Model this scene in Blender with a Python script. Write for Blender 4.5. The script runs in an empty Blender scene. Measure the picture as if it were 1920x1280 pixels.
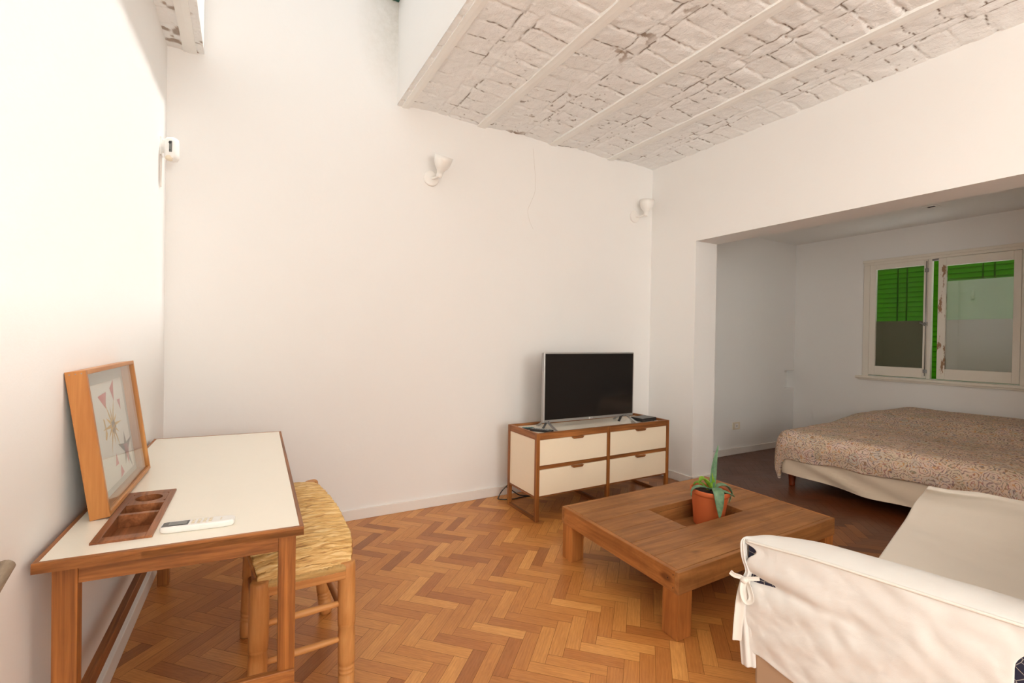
import bpy, bmesh, math, random
import numpy as np
from mathutils import Vector, Matrix, noise as mnoise

random.seed(4)
RNG = np.random.default_rng(7)
SC = bpy.context.scene
COL = SC.collection
PI = math.pi

# ------------------------------------------------------------------ helpers
def obj(name, bm, mat, parent=None, smooth=False, loc=None):
    """link a bmesh as one mesh object; vertices are in world space, local to the parent's location"""
    me = bpy.data.meshes.new(name)
    bmesh.ops.recalc_face_normals(bm, faces=bm.faces)
    o = bpy.data.objects.new(name, me)
    COL.objects.link(o)
    off = Vector((0, 0, 0))
    if parent is not None:
        o.parent = parent
        p = parent
        while p is not None:
            off += Vector(p.location); p = p.parent
    if loc is not None:
        o.location = Vector(loc) - off
        off = Vector(loc)
    bmesh.ops.translate(bm, verts=bm.verts, vec=-off)
    bm.to_mesh(me); bm.free()
    mats = mat if isinstance(mat, (list, tuple)) else [mat]
    for m in mats: me.materials.append(m)
    if smooth:
        for p in me.polygons: p.use_smooth = True
    return o

def thing(name, label, cat, loc, group=None):
    o = bpy.data.objects.new(name, None); COL.objects.link(o)
    o.location = loc; o.empty_display_size = .05
    o['label'] = label; o['category'] = cat
    if group: o['group'] = group
    return o

def tag(o, label, cat, group=None):
    o['label'] = label; o['category'] = cat
    if group: o['group'] = group
    return o

def struct(o):
    o['kind'] = 'structure'; return o

def bx(bm, x0, x1, y0, y1, z0, z1, bev=0.0, fn=None, mi=0):
    cs = [(x0,y0,z0),(x1,y0,z0),(x1,y1,z0),(x0,y1,z0),(x0,y0,z1),(x1,y0,z1),(x1,y1,z1),(x0,y1,z1)]
    vs = [bm.verts.new(c) for c in cs]
    fs = [bm.faces.new([vs[i] for i in f]) for f in ((3,2,1,0),(4,5,6,7),(0,1,5,4),(1,2,6,5),(2,3,7,6),(3,0,4,7))]
    for f in fs: f.material_index = mi
    allv = vs
    if bev > 0:
        es = list({e for f in fs for e in f.edges})
        r = bmesh.ops.bevel(bm, geom=es, offset=bev, segments=2, affect='EDGES', profile=.5, material=-1)
        allv = list({v for f in r['faces'] for v in f.verts} | {v for v in vs if v.is_valid})
    if fn:
        for v in allv: v.co = Vector(fn(*v.co))
    return allv

def box(name, mat, parent, *a, bev=0.002, fn=None, loc=None):
    bm = bmesh.new(); bx(bm, *a, bev=bev, fn=fn)
    return obj(name, bm, mat, parent, loc=loc)

def lathe(bm, prof, n=24, M=None, cap0=True, cap1=True, mi=0):
    rings = []
    for r, z in prof:
        ring = []
        for k in range(n):
            a = 2*PI*k/n
            p = Vector((r*math.cos(a), r*math.sin(a), z))
            ring.append(bm.verts.new(M @ p if M else p))
        rings.append(ring)
    for a, b in zip(rings, rings[1:]):
        for k in range(n):
            f = bm.faces.new((a[k], a[(k+1) % n], b[(k+1) % n], b[k])); f.material_index = mi; f.smooth = True
    if cap0: bm.faces.new(list(reversed(rings[0]))).material_index = mi
    if cap1: bm.faces.new(rings[-1]).material_index = mi

def axisM(p0, p1):
    p0 = Vector(p0); p1 = Vector(p1)
    d = (p1-p0)
    q = d.to_track_quat('Z', 'Y').to_matrix().to_4x4()
    return Matrix.Translation(p0) @ q, d.length

def rod(bm, p0, p1, r0, r1=None, n=14):
    M, L = axisM(p0, p1)
    lathe(bm, [(r0, 0), (r1 if r1 is not None else r0, L)], n, M)

def tube(bm, pts, r, n=10):
    pts = [Vector(p) for p in pts]
    # catmull-rom refine
    out = []
    for i in range(len(pts)-1):
        p0 = pts[max(i-1, 0)]; p1 = pts[i]; p2 = pts[i+1]; p3 = pts[min(i+2, len(pts)-1)]
        for t in [k/6 for k in range(6)]:
            out.append(.5*((2*p1)+(p2-p0)*t+(2*p0-5*p1+4*p2-p3)*t*t+(3*p1-p0-3*p2+p3)*t**3))
    out.append(pts[-1])
    rings = []
    up = Vector((0.13, .31, 1)).normalized()
    for i, p in enumerate(out):
        d = (out[min(i+1, len(out)-1)]-out[max(i-1, 0)]).normalized()
        s = d.cross(up).normalized(); u = s.cross(d)
        rr = r(i/(len(out)-1)) if callable(r) else r
        rings.append([bm.verts.new(p + s*math.cos(2*PI*k/n)*rr + u*math.sin(2*PI*k/n)*rr) for k in range(n)])
    for a, b in zip(rings, rings[1:]):
        for k in range(n):
            bm.faces.new((a[k], a[(k+1) % n], b[(k+1) % n], b[k])).smooth = True
    bm.faces.new(list(reversed(rings[0]))); bm.faces.new(rings[-1])

def grid(bm, fn, nu, nv, mi=0, uv=False):
    """fn(u,v) -> point, u,v in 0..1"""
    V = [[bm.verts.new(fn(i/nu, j/nv)) for j in range(nv+1)] for i in range(nu+1)]
    lay = bm.loops.layers.uv.verify() if uv else None
    for i in range(nu):
        for j in range(nv):
            f = bm.faces.new((V[i][j], V[i+1][j], V[i+1][j+1], V[i][j+1])); f.smooth = True; f.material_index = mi
            if uv:
                for l, (a, b) in zip(f.loops, ((i, j), (i+1, j), (i+1, j+1), (i, j+1))):
                    l[lay].uv = (a/nu, b/nv)
    return V

def solid(o, th, sub=0, offset=0):
    if th:
        m = o.modifiers.new('solid', 'SOLIDIFY'); m.thickness = th; m.offset = offset
    if sub:
        m = o.modifiers.new('sub', 'SUBSURF'); m.levels = sub; m.render_levels = sub
    return o

def ss(a, b, x):
    t = min(1, max(0, (x-a)/(b-a))); return t*t*(3-2*t)

def lerp(a, b, t): return a+(b-a)*t

def fbm(p, f=1.0, o=3):
    v = 0; a = 1; s = 0
    for k in range(o):
        v += a*mnoise.noise(Vector(p)*f); s += a; a *= .5; f *= 2.1
    return v/s

def inter(pts, t):
    """catmull through points, t 0..1"""
    pts = [Vector(p) for p in pts]
    n = len(pts)-1
    x = min(max(t, 0), 1)*n; i = min(int(x), n-1); t = x-i
    p0 = pts[max(i-1, 0)]; p1 = pts[i]; p2 = pts[i+1]; p3 = pts[min(i+2, n)]
    return .5*((2*p1)+(p2-p0)*t+(2*p0-5*p1+4*p2-p3)*t*t+(3*p1-p0-3*p2+p3)*t**3)

# ------------------------------------------------------------------ materials
def hexl(r, g, b):
    f = lambda c: (c/255/12.92) if c/255 <= .04045 else ((c/255+.055)/1.055)**2.4
    return (f(r), f(g), f(b), 1)

class NT:
    def __init__(s, name):
        s.m = bpy.data.materials.new(name); s.m.use_nodes = True
        s.t = s.m.node_tree; s.t.nodes.clear()
        s.out = s.n('ShaderNodeOutputMaterial')
    def n(s, typ, ins=None, **kw):
        nd = s.t.nodes.new(typ)
        for k, v in kw.items(): setattr(nd, k, v)
        for k, v in (ins or {}).items():
            if hasattr(v, 'is_output') or isinstance(v, bpy.types.NodeSocket): s.t.links.new(v, nd.inputs[k])
            else: nd.inputs[k].default_value = v
        return nd
    def math(s, op, a, b=0.0, c=None):
        nd = s.n('ShaderNodeMath', operation=op)
        for i, v in enumerate((a, b, c)):
            if v is None: continue
            if isinstance(v, bpy.types.NodeSocket): s.t.links.new(v, nd.inputs[i])
            else: nd.inputs[i].default_value = v
        return nd.outputs[0]
    def ramp(s, fac, stops, interp='LINEAR'):
        nd = s.n('ShaderNodeValToRGB', {'Fac': fac}); cr = nd.color_ramp; cr.interpolation = interp
        while len(cr.elements) < len(stops): cr.elements.new(.5)
        for e, (p, c) in zip(cr.elements, stops):
            e.position = p; e.color = c if len(c) == 4 else (*c, 1)
        return nd.outputs['Color']
    def mix(s, fac, a, b, blend='MIX'):
        nd = s.n('ShaderNodeMix', data_type='RGBA', blend_type=blend)
        for i, v in ((0, fac), (6, a), (7, b)):
            if isinstance(v, bpy.types.NodeSocket): s.t.links.new(v, nd.inputs[i])
            else: nd.inputs[i].default_value = v
        return nd.outputs[2]
    def noise(s, vec, scale, detail=4, rough=.55, dist=0.0):
        return s.n('ShaderNodeTexNoise', {'Vector': vec, 'Scale': scale, 'Detail': detail, 'Roughness': rough, 'Distortion': dist})
    def coord(s, which='Object'): return s.n('ShaderNodeTexCoord').outputs[which]
    def mapping(s, vec, scale=(1,1,1), loc=(0,0,0), rot=(0,0,0)):
        return s.n('ShaderNodeMapping', {'Vector': vec, 'Scale': scale, 'Location': loc, 'Rotation': rot}).outputs[0]
    def bump(s, h, strength=.3, dist=.01, normal=None):
        i = {'Height': h, 'Strength': strength, 'Distance': dist}
        if normal is not None: i['Normal'] = normal
        return s.n('ShaderNodeBump', i).outputs[0]
    def pbr(s, color, rough=.5, normal=None, **kw):
        ins = {'Base Color': color, 'Roughness': rough}
        if normal is not None: ins['Normal'] = normal
        for k, v in kw.items(): ins[k.replace('_', ' ')] = v
        b = s.n('ShaderNodeBsdfPrincipled', ins)
        s.t.links.new(b.outputs[0], s.out.inputs[0]); return b
    def done(s, sock=None):
        if sock is not None: s.t.links.new(sock, s.out.inputs[0])
        return s.m

def m_plain(name, col, rough=.5, bump=0, bscale=60, **kw):
    t = NT(name); n = None
    co = t.coord()
    v = t.noise(co, bscale, 3).outputs['Fac']
    c = t.mix(t.math('MULTIPLY', v, .12), col, (col[0]*.8, col[1]*.8, col[2]*.8, 1))
    if bump: n = t.bump(v, bump, .004)
    t.pbr(c, rough, n, **kw)
    return t.m

def m_wood(name, dark, light, axis=0, across=26, along=1.6, rough=.45, knots=False, bump=.12, seed=0., spec=.4):
    t = NT(name); co = t.coord()
    sc = [across]*3; sc[axis] = along
    mp = t.mapping(co, tuple(sc), (seed, seed*1.7, seed*.6))
    g = t.noise(mp, 1.0, 6, .6, 1.4)
    sc2 = [across*7]*3; sc2[axis] = along*2.2
    f = t.noise(t.mapping(co, tuple(sc2)), 1.0, 3, .6)
    big = t.noise(co, 2.2, 2)
    fac = t.math('ADD', t.math('MULTIPLY', g.outputs['Fac'], .75), t.math('MULTIPLY', f.outputs['Fac'], .25))
    fac = t.math('ADD', fac, t.math('MULTIPLY', t.math('SUBTRACT', big.outputs['Fac'], .5), .35))
    c = t.ramp(fac, [(.34, dark), (.52, tuple((a+b)/2 for a, b in zip(dark, light))), (.66, light)])
    if knots:
        sk = [5.5]*3; sk[axis] = 2.6
        vo = t.n('ShaderNodeTexVoronoi', {'Vector': t.mapping(co, tuple(sk)), 'Scale': 1.0})
        k = t.ramp(t.math('ADD', vo.outputs['Distance'], t.math('MULTIPLY', g.outputs['Fac'], .05)), [(.085, (1,1,1,1)), (.15, (0,0,0,1))])
        c = t.mix(t.math('MULTIPLY', k, .75), c, (dark[0]*.35, dark[1]*.28, dark[2]*.25, 1))
        gr = t.noise(co, 7, 5, .7)
        c = t.mix(t.ramp(gr.outputs['Fac'], [(.5, (0,0,0,1)), (.72, (.4,.4,.4,1))]), c, (dark[0]*.55, dark[1]*.55, dark[2]*.6, 1))
    t.pbr(c, rough, t.bump(fac, bump, .004), **{'Specular_IOR_Level': spec})
    return t.m

def m_wall(name, col, stains=False):
    t = NT(name); co = t.coord()
    a = t.noise(co, 3.0, 4, .6); b = t.noise(co, 160, 2)
    h = t.math('ADD', t.math('MULTIPLY', a.outputs['Fac'], 1.0), t.math('MULTIPLY', b.outputs['Fac'], .06))
    c = t.mix(t.math('MULTIPLY', a.outputs['Fac'], .08), col, (col[0]*.9, col[1]*.88, col[2]*.85, 1))
    t.pbr(c, .75, t.bump(h, .18, .02), **{'Specular_IOR_Level': .25})
    return t.m

M = {}
WALL = (.86, .85, .83, 1)
M['wall'] = m_wall('white_plaster', WALL)
M['trim'] = m_plain('white_trim_paint', (.83, .80, .76, 1), .4)
M['beam'] = m_plain('cream_beam_paint', (.90, .905, .88, 1), .5, .15, 40)
M['well'] = m_wall('white_well_plaster', (.86, .85, .83, 1))
M['teak_x'] = m_wood('teak_x', hexl(104, 60, 28), hexl(176, 114, 60), 0, 30, 1.4, .42)
M['teak_y'] = m_wood('teak_y', hexl(104, 60, 28), hexl(172, 108, 56), 1, 30, 1.4, .42, seed=3.1)
M['teak_z'] = m_wood('teak_z', hexl(112, 64, 27), hexl(178, 113, 55), 2, 30, 1.4, .42, seed=1.3)
M['honey_z'] = m_wood('honey_frame_z', hexl(170, 106, 50), hexl(208, 146, 82), 2, 18, 1.0, .38, bump=.05)
M['honey_y'] = m_wood('honey_frame_y', hexl(170, 106, 50), hexl(208, 146, 82), 1, 18, 1.0, .38, bump=.05)
M['walnut'] = m_wood('walnut_tray', hexl(116, 68, 38), hexl(176, 114, 72), 1, 24, 2., .4, seed=5)
M['pine_x'] = m_wood('stained_pine_x', hexl(132, 84, 44), hexl(184, 128, 74), 0, 13, 1.0, .5, knots=True, seed=2, bump=.2)
M['pine_y'] = m_wood('stained_pine_y', hexl(138, 84, 40), hexl(196, 130, 70), 1, 13, 1.1, .5, knots=True, seed=4, bump=.2)
M['pine_z'] = m_wood('stained_pine_z', hexl(142, 84, 38), hexl(200, 130, 66), 2, 13, 1.1, .5, seed=6, bump=.2)
M['stool_z'] = m_wood('turned_poplar_z', hexl(172, 112, 58), hexl(214, 156, 94), 2, 14, 1.2, .5, seed=7)
M['stool_x'] = m_wood('turned_poplar_x', hexl(168, 108, 56), hexl(212, 154, 92), 0, 18, 1.2, .5, seed=8)
M['stool_y'] = m_wood('turned_poplar_y', hexl(150, 94, 46), hexl(200, 140, 80), 1, 18, 1.2, .5, seed=9)
M['bedleg'] = m_wood('dark_bed_leg', hexl(82, 30, 12), hexl(130, 56, 24), 2, 20, 2, .3)
M['greywood'] = m_wood('grey_worn_rail', hexl(118, 100, 82), hexl(168, 150, 128), 1, 30, 2, .5)
M['laminate'] = m_plain('cream_laminate', hexl(247, 241, 226), .22, 0, 30)
M['drawer'] = m_plain('cream_lacquer', hexl(246, 232, 206), .35, 0, 30)
M['white_plastic'] = m_plain('white_plastic', (.86, .85, .82, 1), .3)
M['lampwhite'] = m_plain('white_lamp_enamel', (.88, .86, .82, 1), .3)
M['black_plastic'] = m_plain('black_plastic', (.012, .012, .013, 1), .35)
M['grey_rubber'] = m_plain('grey_button', (.30, .31, .31, 1), .5)
M['teal'] = m_plain('teal_button', (.05, .30, .27, 1), .5)
M['lcd'] = m_plain('grey_lcd', (.16, .17, .16, 1), .15)
M['lcd_dark'] = m_plain('dark_lcd_surround', (.03, .03, .032, 1), .2)
M['silver'] = m_plain('silver_plastic', (.42, .41, .40, 1), .32, Metallic=.6)
M['darkgrey'] = m_plain('dark_grey_plastic', (.05, .05, .05, 1), .4)
M['screen'] = m_plain('tv_screen', (.012, .010, .009, 1), .09, Specular_IOR_Level=.5)
M['terracotta'] = m_plain('terracotta', hexl(206, 104, 54), .7, .2, 30)
M['soil'] = m_plain('potting_soil', (.045, .026, .016, 1), .95, .9, 90)
M['brownfabric'] = m_plain('brown_lining', hexl(170, 140, 112), .9)
M['steel'] = m_plain('steel_bolt', (.32, .31, .30, 1), .35, Metallic=.8)
M['outlet'] = m_plain('ivory_plastic', hexl(226, 214, 192), .4)
M['hole'] = m_plain('dark_recess', (.02, .018, .015, 1), .9)
M['green_metal'] = m_plain('green_painted_steel', hexl(40, 92, 74), .45)

# fabric with weave
def m_cloth(name, col, weave=900, wr=.35, stripes=False):
    t = NT(name); co = t.coord()
    w = t.noise(co, weave, 2)
    st = t.noise(t.mapping(co, (60, 60, 3)), 1.0, 3)
    l = t.noise(co, 9, 4, .6)
    h = t.math('ADD', t.math('MULTIPLY', w.outputs['Fac'], .15), t.math('ADD', t.math('MULTIPLY', l.outputs['Fac'], .9), t.math('MULTIPLY', st.outputs['Fac'], .10)))
    c = t.mix(t.math('MULTIPLY', st.outputs['Fac'], .10), col, (col[0]*.86, col[1]*.82, col[2]*.76, 1))
    t.pbr(c, .9, t.bump(h, wr, .012), **{'Specular_IOR_Level': .15, 'Sheen_Weight': .15})
    return t.m
M['slip'] = m_cloth('white_cotton_slipcover', (.70, .68, .645, 1))
M['slip2'] = m_cloth('cream_cotton_throw', (.74, .69, .61, 1))
M['hem'] = m_cloth('cream_hem', (.72, .69, .63, 1))
M['sheet'] = m_cloth('beige_sheet', hexl(222, 206, 184), 700, .25)

# navy / white patterned upholstery
t = NT('navy_print_upholstery'); co = t.coord()
vo = t.n('ShaderNodeTexVoronoi', {'Vector': t.mapping(co, (1,1,1)), 'Scale': 34.0}, feature='DISTANCE_TO_EDGE')
fac = t.ramp(vo.outputs['Distance'], [(.012, (1,1,1,1)), (.03, (0,0,0,1))])
t.pbr(t.mix(fac, hexl(34, 34, 54), hexl(168, 160, 150)), .9); M['navy'] = t.m

# paisley duvet
t = NT('paisley_duvet'); co = t.coord('UV')
nz = t.noise(co, 11.0, 3)
warp = t.n('ShaderNodeVectorMath', operation='ADD')
sub = t.n('ShaderNodeVectorMath', operation='SCALE'); sub.inputs[3].default_value = .06
t.t.links.new(nz.outputs['Color'], sub.inputs[0]); t.t.links.new(co, warp.inputs[0]); t.t.links.new(sub.outputs[0], warp.inputs[1])
W = warp.outputs[0]
v1 = t.n('ShaderNodeTexVoronoi', {'Vector': W, 'Scale': 12.5, 'Randomness': .9})
v2 = t.n('ShaderNodeTexVoronoi', {'Vector': W, 'Scale': 42.0})
v3 = t.n('ShaderNodeTexVoronoi', {'Vector': W, 'Scale': 24.0}, feature='DISTANCE_TO_EDGE')
rings = t.math('FRACT', t.math('ADD', t.math('MULTIPLY', v1.outputs['Distance'], 5.0), t.math('MULTIPLY', v2.outputs['Distance'], .9)))
hue = t.n('ShaderNodeSeparateColor', {'Color': v1.outputs['Color']})
hue2 = t.n('ShaderNodeSeparateColor', {'Color': v2.outputs['Color']})
base = t.ramp(hue.outputs[0], [(0, hexl(222, 200, 176)), (.35, hexl(228, 202, 184)), (.6, hexl(208, 192, 166)), (.8, hexl(230, 206, 194)), (1, hexl(198, 190, 176))])
ink = t.ramp(hue2.outputs[1], [(0, hexl(116, 78, 92)), (.25, hexl(150, 104, 60)), (.42, hexl(206, 140, 62)), (.55, hexl(128, 122, 96)), (.7, hexl(164, 92, 88)), (.85, hexl(96, 94, 110)), (1, hexl(222, 206, 184))], 'CONSTANT')
lines = t.ramp(rings, [(.0, (1,1,1,1)), (.22, (1,1,1,1)), (.30, (0,0,0,1)), (.86, (0,0,0,1)), (.96, (1,1,1,1))])
c = t.mix(t.math('MULTIPLY', lines, .8), base, ink)
edge = t.ramp(v3.outputs['Distance'], [(.02, (1,1,1,1)), (.05, (0,0,0,1))])
c = t.mix(t.math('MULTIPLY', edge, .55), c, hexl(232, 214, 190))
dots = t.ramp(v2.outputs['Distance'], [(.14, (1,1,1,1)), (.2, (0,0,0,1))])
c = t.mix(t.math('MULTIPLY', dots, .7), c, t.ramp(hue2.outputs[2], [(0, hexl(216, 150, 70)), (.4, hexl(120, 72, 82)), (.7, hexl(236, 222, 200)), (1, hexl(110, 116, 112))], 'CONSTANT'))
c = t.mix(.15, c, hexl(210, 190, 166))
t.pbr(c, .9, t.bump(t.noise(t.coord(), 22, 3).outputs['Fac'], .25, .02), **{'Specular_IOR_Level': .1}); M['duvet'] = t.m

# parquet
t = NT('oak_parquet')
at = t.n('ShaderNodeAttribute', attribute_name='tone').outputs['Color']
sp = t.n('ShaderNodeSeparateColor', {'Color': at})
uv = t.coord('UV')
g = t.noise(t.mapping(uv, (9, 60, 1)), 1.0, 5, .6, 1.6)
g2 = t.noise(t.mapping(uv, (16, 300, 1)), 1.0, 3, .6)
wvx = t.n('ShaderNodeTexWave', {'Vector': t.mapping(uv, (5, 26, 1)), 'Scale': 1.0, 'Distortion': 7.0, 'Detail': 3.0, 'Detail Scale': 1.2}, bands_direction='Y')
fac = t.math('ADD', t.math('MULTIPLY', g.outputs['Fac'], .62), t.math('ADD', t.math('MULTIPLY', g2.outputs['Fac'], .25), t.math('MULTIPLY', wvx.outputs['Fac'], .10)))
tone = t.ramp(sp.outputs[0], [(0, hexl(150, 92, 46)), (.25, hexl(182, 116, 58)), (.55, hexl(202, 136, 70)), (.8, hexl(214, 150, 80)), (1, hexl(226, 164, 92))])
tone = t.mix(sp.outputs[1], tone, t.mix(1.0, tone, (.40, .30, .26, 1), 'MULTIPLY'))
dk = t.mix(1.0, tone, (.74, .66, .58, 1), 'MULTIPLY')
c = t.mix(t.ramp(fac, [(.34, (.8,.8,.8,1)), (.60, (0,0,0,1))]), tone, dk)
blot = t.noise(t.coord(), 1.6, 4, .6)
c = t.mix(t.ramp(blot.outputs['Fac'], [(.5, (0,0,0,1)), (.75, (.45,.45,.45,1))]), c, t.mix(1.0, c, (.66, .55, .48, 1), 'MULTIPLY'))
rg = t.math('ADD', .26, t.math('MULTIPLY', t.noise(t.coord(), 5, 4).outputs['Fac'], .22))
t.pbr(c, rg, t.bump(fac, .06, .003), **{'Specular_IOR_Level': .45, 'Coat_Weight': .12, 'Coat_Roughness': .18}); M['parquet'] = t.m
M['gap'] = m_plain('parquet_gap', (.035, .017, .008, 1), .9)

# rush weave
t = NT('woven_rush'); uv = t.coord('UV')
n1 = t.noise(t.mapping(uv, (3.6, 105, 1)), 1.0, 3, .55, .8)
n2 = t.noise(uv, 3.0, 3)
c = t.ramp(n1.outputs['Fac'], [(.28, hexl(132, 88, 38)), (.40, hexl(200, 152, 84)), (.54, hexl(228, 188, 120)), (.70, hexl(244, 216, 160))])
c = t.mix(t.math('MULTIPLY', n2.outputs['Fac'], .3), c, hexl(206, 158, 92))
t.pbr(c, .55, t.bump(n1.outputs['Fac'], .6, .008)); M['rush'] = t.m

# ceiling brick paint (crack mask comes with the mesh)
t = NT('whitewashed_brick')
at = t.n('ShaderNodeAttribute', attribute_name='crack').outputs['Color']
sp = t.n('ShaderNodeSeparateColor', {'Color': at})
co = t.coord()
n1 = t.noise(co, 30, 5, .65); n2 = t.noise(co, 110, 3)
c = t.mix(t.math('MULTIPLY', n1.outputs['Fac'], .25), (.90, .91, .905, 1), (.835, .84, .83, 1))
c = t.mix(sp.outputs[0], c, hexl(112, 92, 74))
c = t.mix(sp.outputs[1], c, hexl(150, 128, 108))
h = t.math('ADD', n1.outputs['Fac'], t.math('MULTIPLY', n2.outputs['Fac'], .3))
t.pbr(c, .7, t.bump(h, .55, .014), **{'Specular_IOR_Level': .3}); M['brick'] = t.m

# clear glass (thin pane)
def m_glass(name, tint=(1,1,1,1), refl=1.0, rough=0.0):
    t = NT(name)
    tr = t.n('ShaderNodeBsdfTransparent', {'Color': tint})
    gl = t.n('ShaderNodeBsdfGlossy', {'Roughness': rough})
    fc = t.n('ShaderNodeLayerWeight', {'Blend': .5}).outputs['Facing']
    fr = t.math('MULTIPLY_ADD', t.math('POWER', fc, 5.0), .9*refl, .045*refl)
    mx = t.n('ShaderNodeMixShader', {0: fr, 1: tr.outputs[0], 2: gl.outputs[0]})
    return t.done(mx.outputs[0])
M['glass'] = m_glass('clear_glass', (.97, .98, .97, 1))
M['skyglass'] = m_glass('skylight_glass', (.315, .315, .315, 1), .6)
def m_film(name, col, trans, a):
    t = NT(name)
    d = t.n('ShaderNodeBsdfDiffuse', {'Color': col}); tl = t.n('ShaderNodeBsdfTranslucent', {'Color': trans})
    tr = t.n('ShaderNodeBsdfTransparent', {})
    m1 = t.n('ShaderNodeMixShader', {0: .45, 1: d.outputs[0], 2: tl.outputs[0]})
    m2 = t.n('ShaderNodeMixShader', {0: a, 1: m1.outputs[0], 2: tr.outputs[0]})
    return t.done(m2.outputs[0])
M['film_dark'] = m_film('frosted_film_left', (.23, .22, .15, 1), (.24, .24, .16, 1), .04)
M['film_pale'] = m_film('frosted_film_right', (.66, .63, .58, 1), (.5, .5, .46, 1), .04)  # paler than the left film: reflected room light put into its colour
M['film_thin'] = m_film('thin_film_right', (.60, .66, .52, 1), (.4, .5, .35, 1), .45)  # pale green includes the pane's reflection, put into the film colour
t = NT('green_shutter_slats')
co = t.coord()
c = t.mix(t.noise(co, 6, 3).outputs['Fac'], (.050, .125, .012, 1), (.066, .155, .018, 1))
d = t.n('ShaderNodeBsdfDiffuse', {'Color': c}); tl = t.n('ShaderNodeBsdfTranslucent', {'Color': c})
M['shutter'] = t.done(t.n('ShaderNodeMixShader', {0: .5, 1: d.outputs[0], 2: tl.outputs[0]}).outputs[0])
# old window paint with chips
t = NT('chipped_window_paint'); co = t.coord()
n = t.noise(t.mapping(co, (1, 1, .35)), 26, 5, .7); n2 = t.noise(co, 3.0, 2)
chip = t.ramp(t.math('ADD', n.outputs['Fac'], t.math('MULTIPLY', t.math('SUBTRACT', n2.outputs['Fac'], .5), .3)), [(.765, (0,0,0,1)), (.78, (1,1,1,1))])
t.pbr(t.mix(chip, (.80, .75, .66, 1), hexl(158, 124, 94)), .5); M['winpaint'] = t.m
t = NT('chipped_stile_paint'); co = t.coord()
n = t.noise(t.mapping(co, (1, 1, .25)), 20, 5, .7)
chip = t.ramp(n.outputs['Fac'], [(.56, (0,0,0,1)), (.58, (1,1,1,1))])
t.pbr(t.mix(chip, (.78, .73, .64, 1), hexl(158, 122, 90)), .55); M['winchip'] = t.m
# aloe leaves
t = NT('blue_green_leaf'); co = t.coord()
n = t.noise(co, 40, 3)
t.pbr(t.ramp(n.outputs['Fac'], [(.3, hexl(84, 124, 92)), (.7, hexl(124, 158, 122))]), .45); M['leaf'] = t.m
t = NT('bright_leaf'); co = t.coord()
n = t.noise(co, 30, 3)
t.pbr(t.ramp(n.outputs['Fac'], [(.3, hexl(84, 140, 30)), (.7, hexl(160, 196, 60))]), .45); M['leafyoung'] = t.m
# print inside the frame
M['paper'] = m_plain('white_paper', (.84, .83, .79, 1), .7)
M['mat_board'] = m_plain('grey_backing', (.52, .53, .50, 1), .8)
for k, c in dict(ink_red=hexl(206, 84, 84), ink_yellow=hexl(226, 178, 60), ink_grey=hexl(112, 106, 100), ink_pink=hexl(206, 104, 112)).items():
    M[k] = m_plain(k, c, .7)

# ------------------------------------------------------------------ room constants
XR, D, ZC = 3.3905, 3.3212, 2.872
LA = .0233
def wl(y): return -.395-(D-y)*LA           # left wall surface at y
YF = -2.7                                   # wall behind the camera
ZH, YJ, TH = 2.1118, 2.8033, .274           # opening to the bedroom
BX, BY, BZ, BY0 = 5.862, 3.36, 2.435, .15   # bedroom
WX0, WX1, WY0 = -.218, .92, .35             # light well
WZ = 3.60

# ------------------------------------------------------------------ floor
def build_floor():
    W = .0585; L = 4*W; g = .0005
    s = 1/math.sqrt(2)
    p0, q0 = -.698, 1.906
    bm = bmesh.new()
    uvl = bm.loops.layers.uv.verify(); cl = bm.loops.layers.float_color.new('tone')
    X0, X1, Y0, Y1 = -.95, 6.2, -3.0, 3.7
    b = [bm.verts.new(c) for c in ((X0,Y0,-.004),(X1,Y0,-.004),(X1,Y1,-.004),(X0,Y1,-.004))]
    f = bm.faces.new(b); f.material_index = 1
    z0 = -.06
    bb = [bm.verts.new((v.co.x, v.co.y, z0)) for v in b]
    bm.faces.new(list(reversed(bb))).material_index = 1
    for k in range(4): bm.faces.new((b[k], bb[k], bb[(k+1) % 4], b[(k+1) % 4])).material_index = 1
    rnd = random.Random(11)
    def plank(pa, pb, qa, qb, horiz):
        pa += g; pb -= g; qa += g; qb -= g
        cs = [(pa,qa),(pb,qa),(pb,qb),(pa,qb)]
        pts = [((p+q)*s, (q-p)*s) for p, q in cs]
        cx = sum(a for a, _ in pts)/4; cy = sum(a for _, a in pts)/4
        if not (X0+.14 < cx < X1-.14 and Y0+.14 < cy < Y1-.14): return
        vs = [bm.verts.new((x, y, 0)) for x, y in pts]
        f = bm.faces.new(vs)
        if f.normal.z < 0: f.normal_flip()
        tone = min(1, max(0, rnd.gauss(.56, .18)))
        if rnd.random() < .08: tone *= .5
        bedroom_dim = min(1, max(0, (cx-2.75)/.9+rnd.gauss(0, .12))); tone *= 1-.88*bedroom_dim  # darker bedroom varnish, plus the fading light painted into the boards' tone
        ou, ov = rnd.random()*40, rnd.random()*40
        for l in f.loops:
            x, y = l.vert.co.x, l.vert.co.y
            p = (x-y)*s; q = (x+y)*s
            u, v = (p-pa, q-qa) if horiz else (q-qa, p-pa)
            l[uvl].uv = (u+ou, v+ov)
            l[cl] = (tone, bedroom_dim, 0, 1)
    for i in range(-90, 110):
        for j in range(-14, 16):
            x = (i+8*j)*W; y = i*W
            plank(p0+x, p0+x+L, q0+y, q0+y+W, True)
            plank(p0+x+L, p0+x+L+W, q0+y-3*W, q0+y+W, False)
    me = bpy.data.meshes.new('floor'); bm.to_mesh(me); bm.free()
    o = bpy.data.objects.new('floor', me); COL.objects.link(o)
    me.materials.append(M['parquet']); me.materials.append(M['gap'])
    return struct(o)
build_floor()

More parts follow.
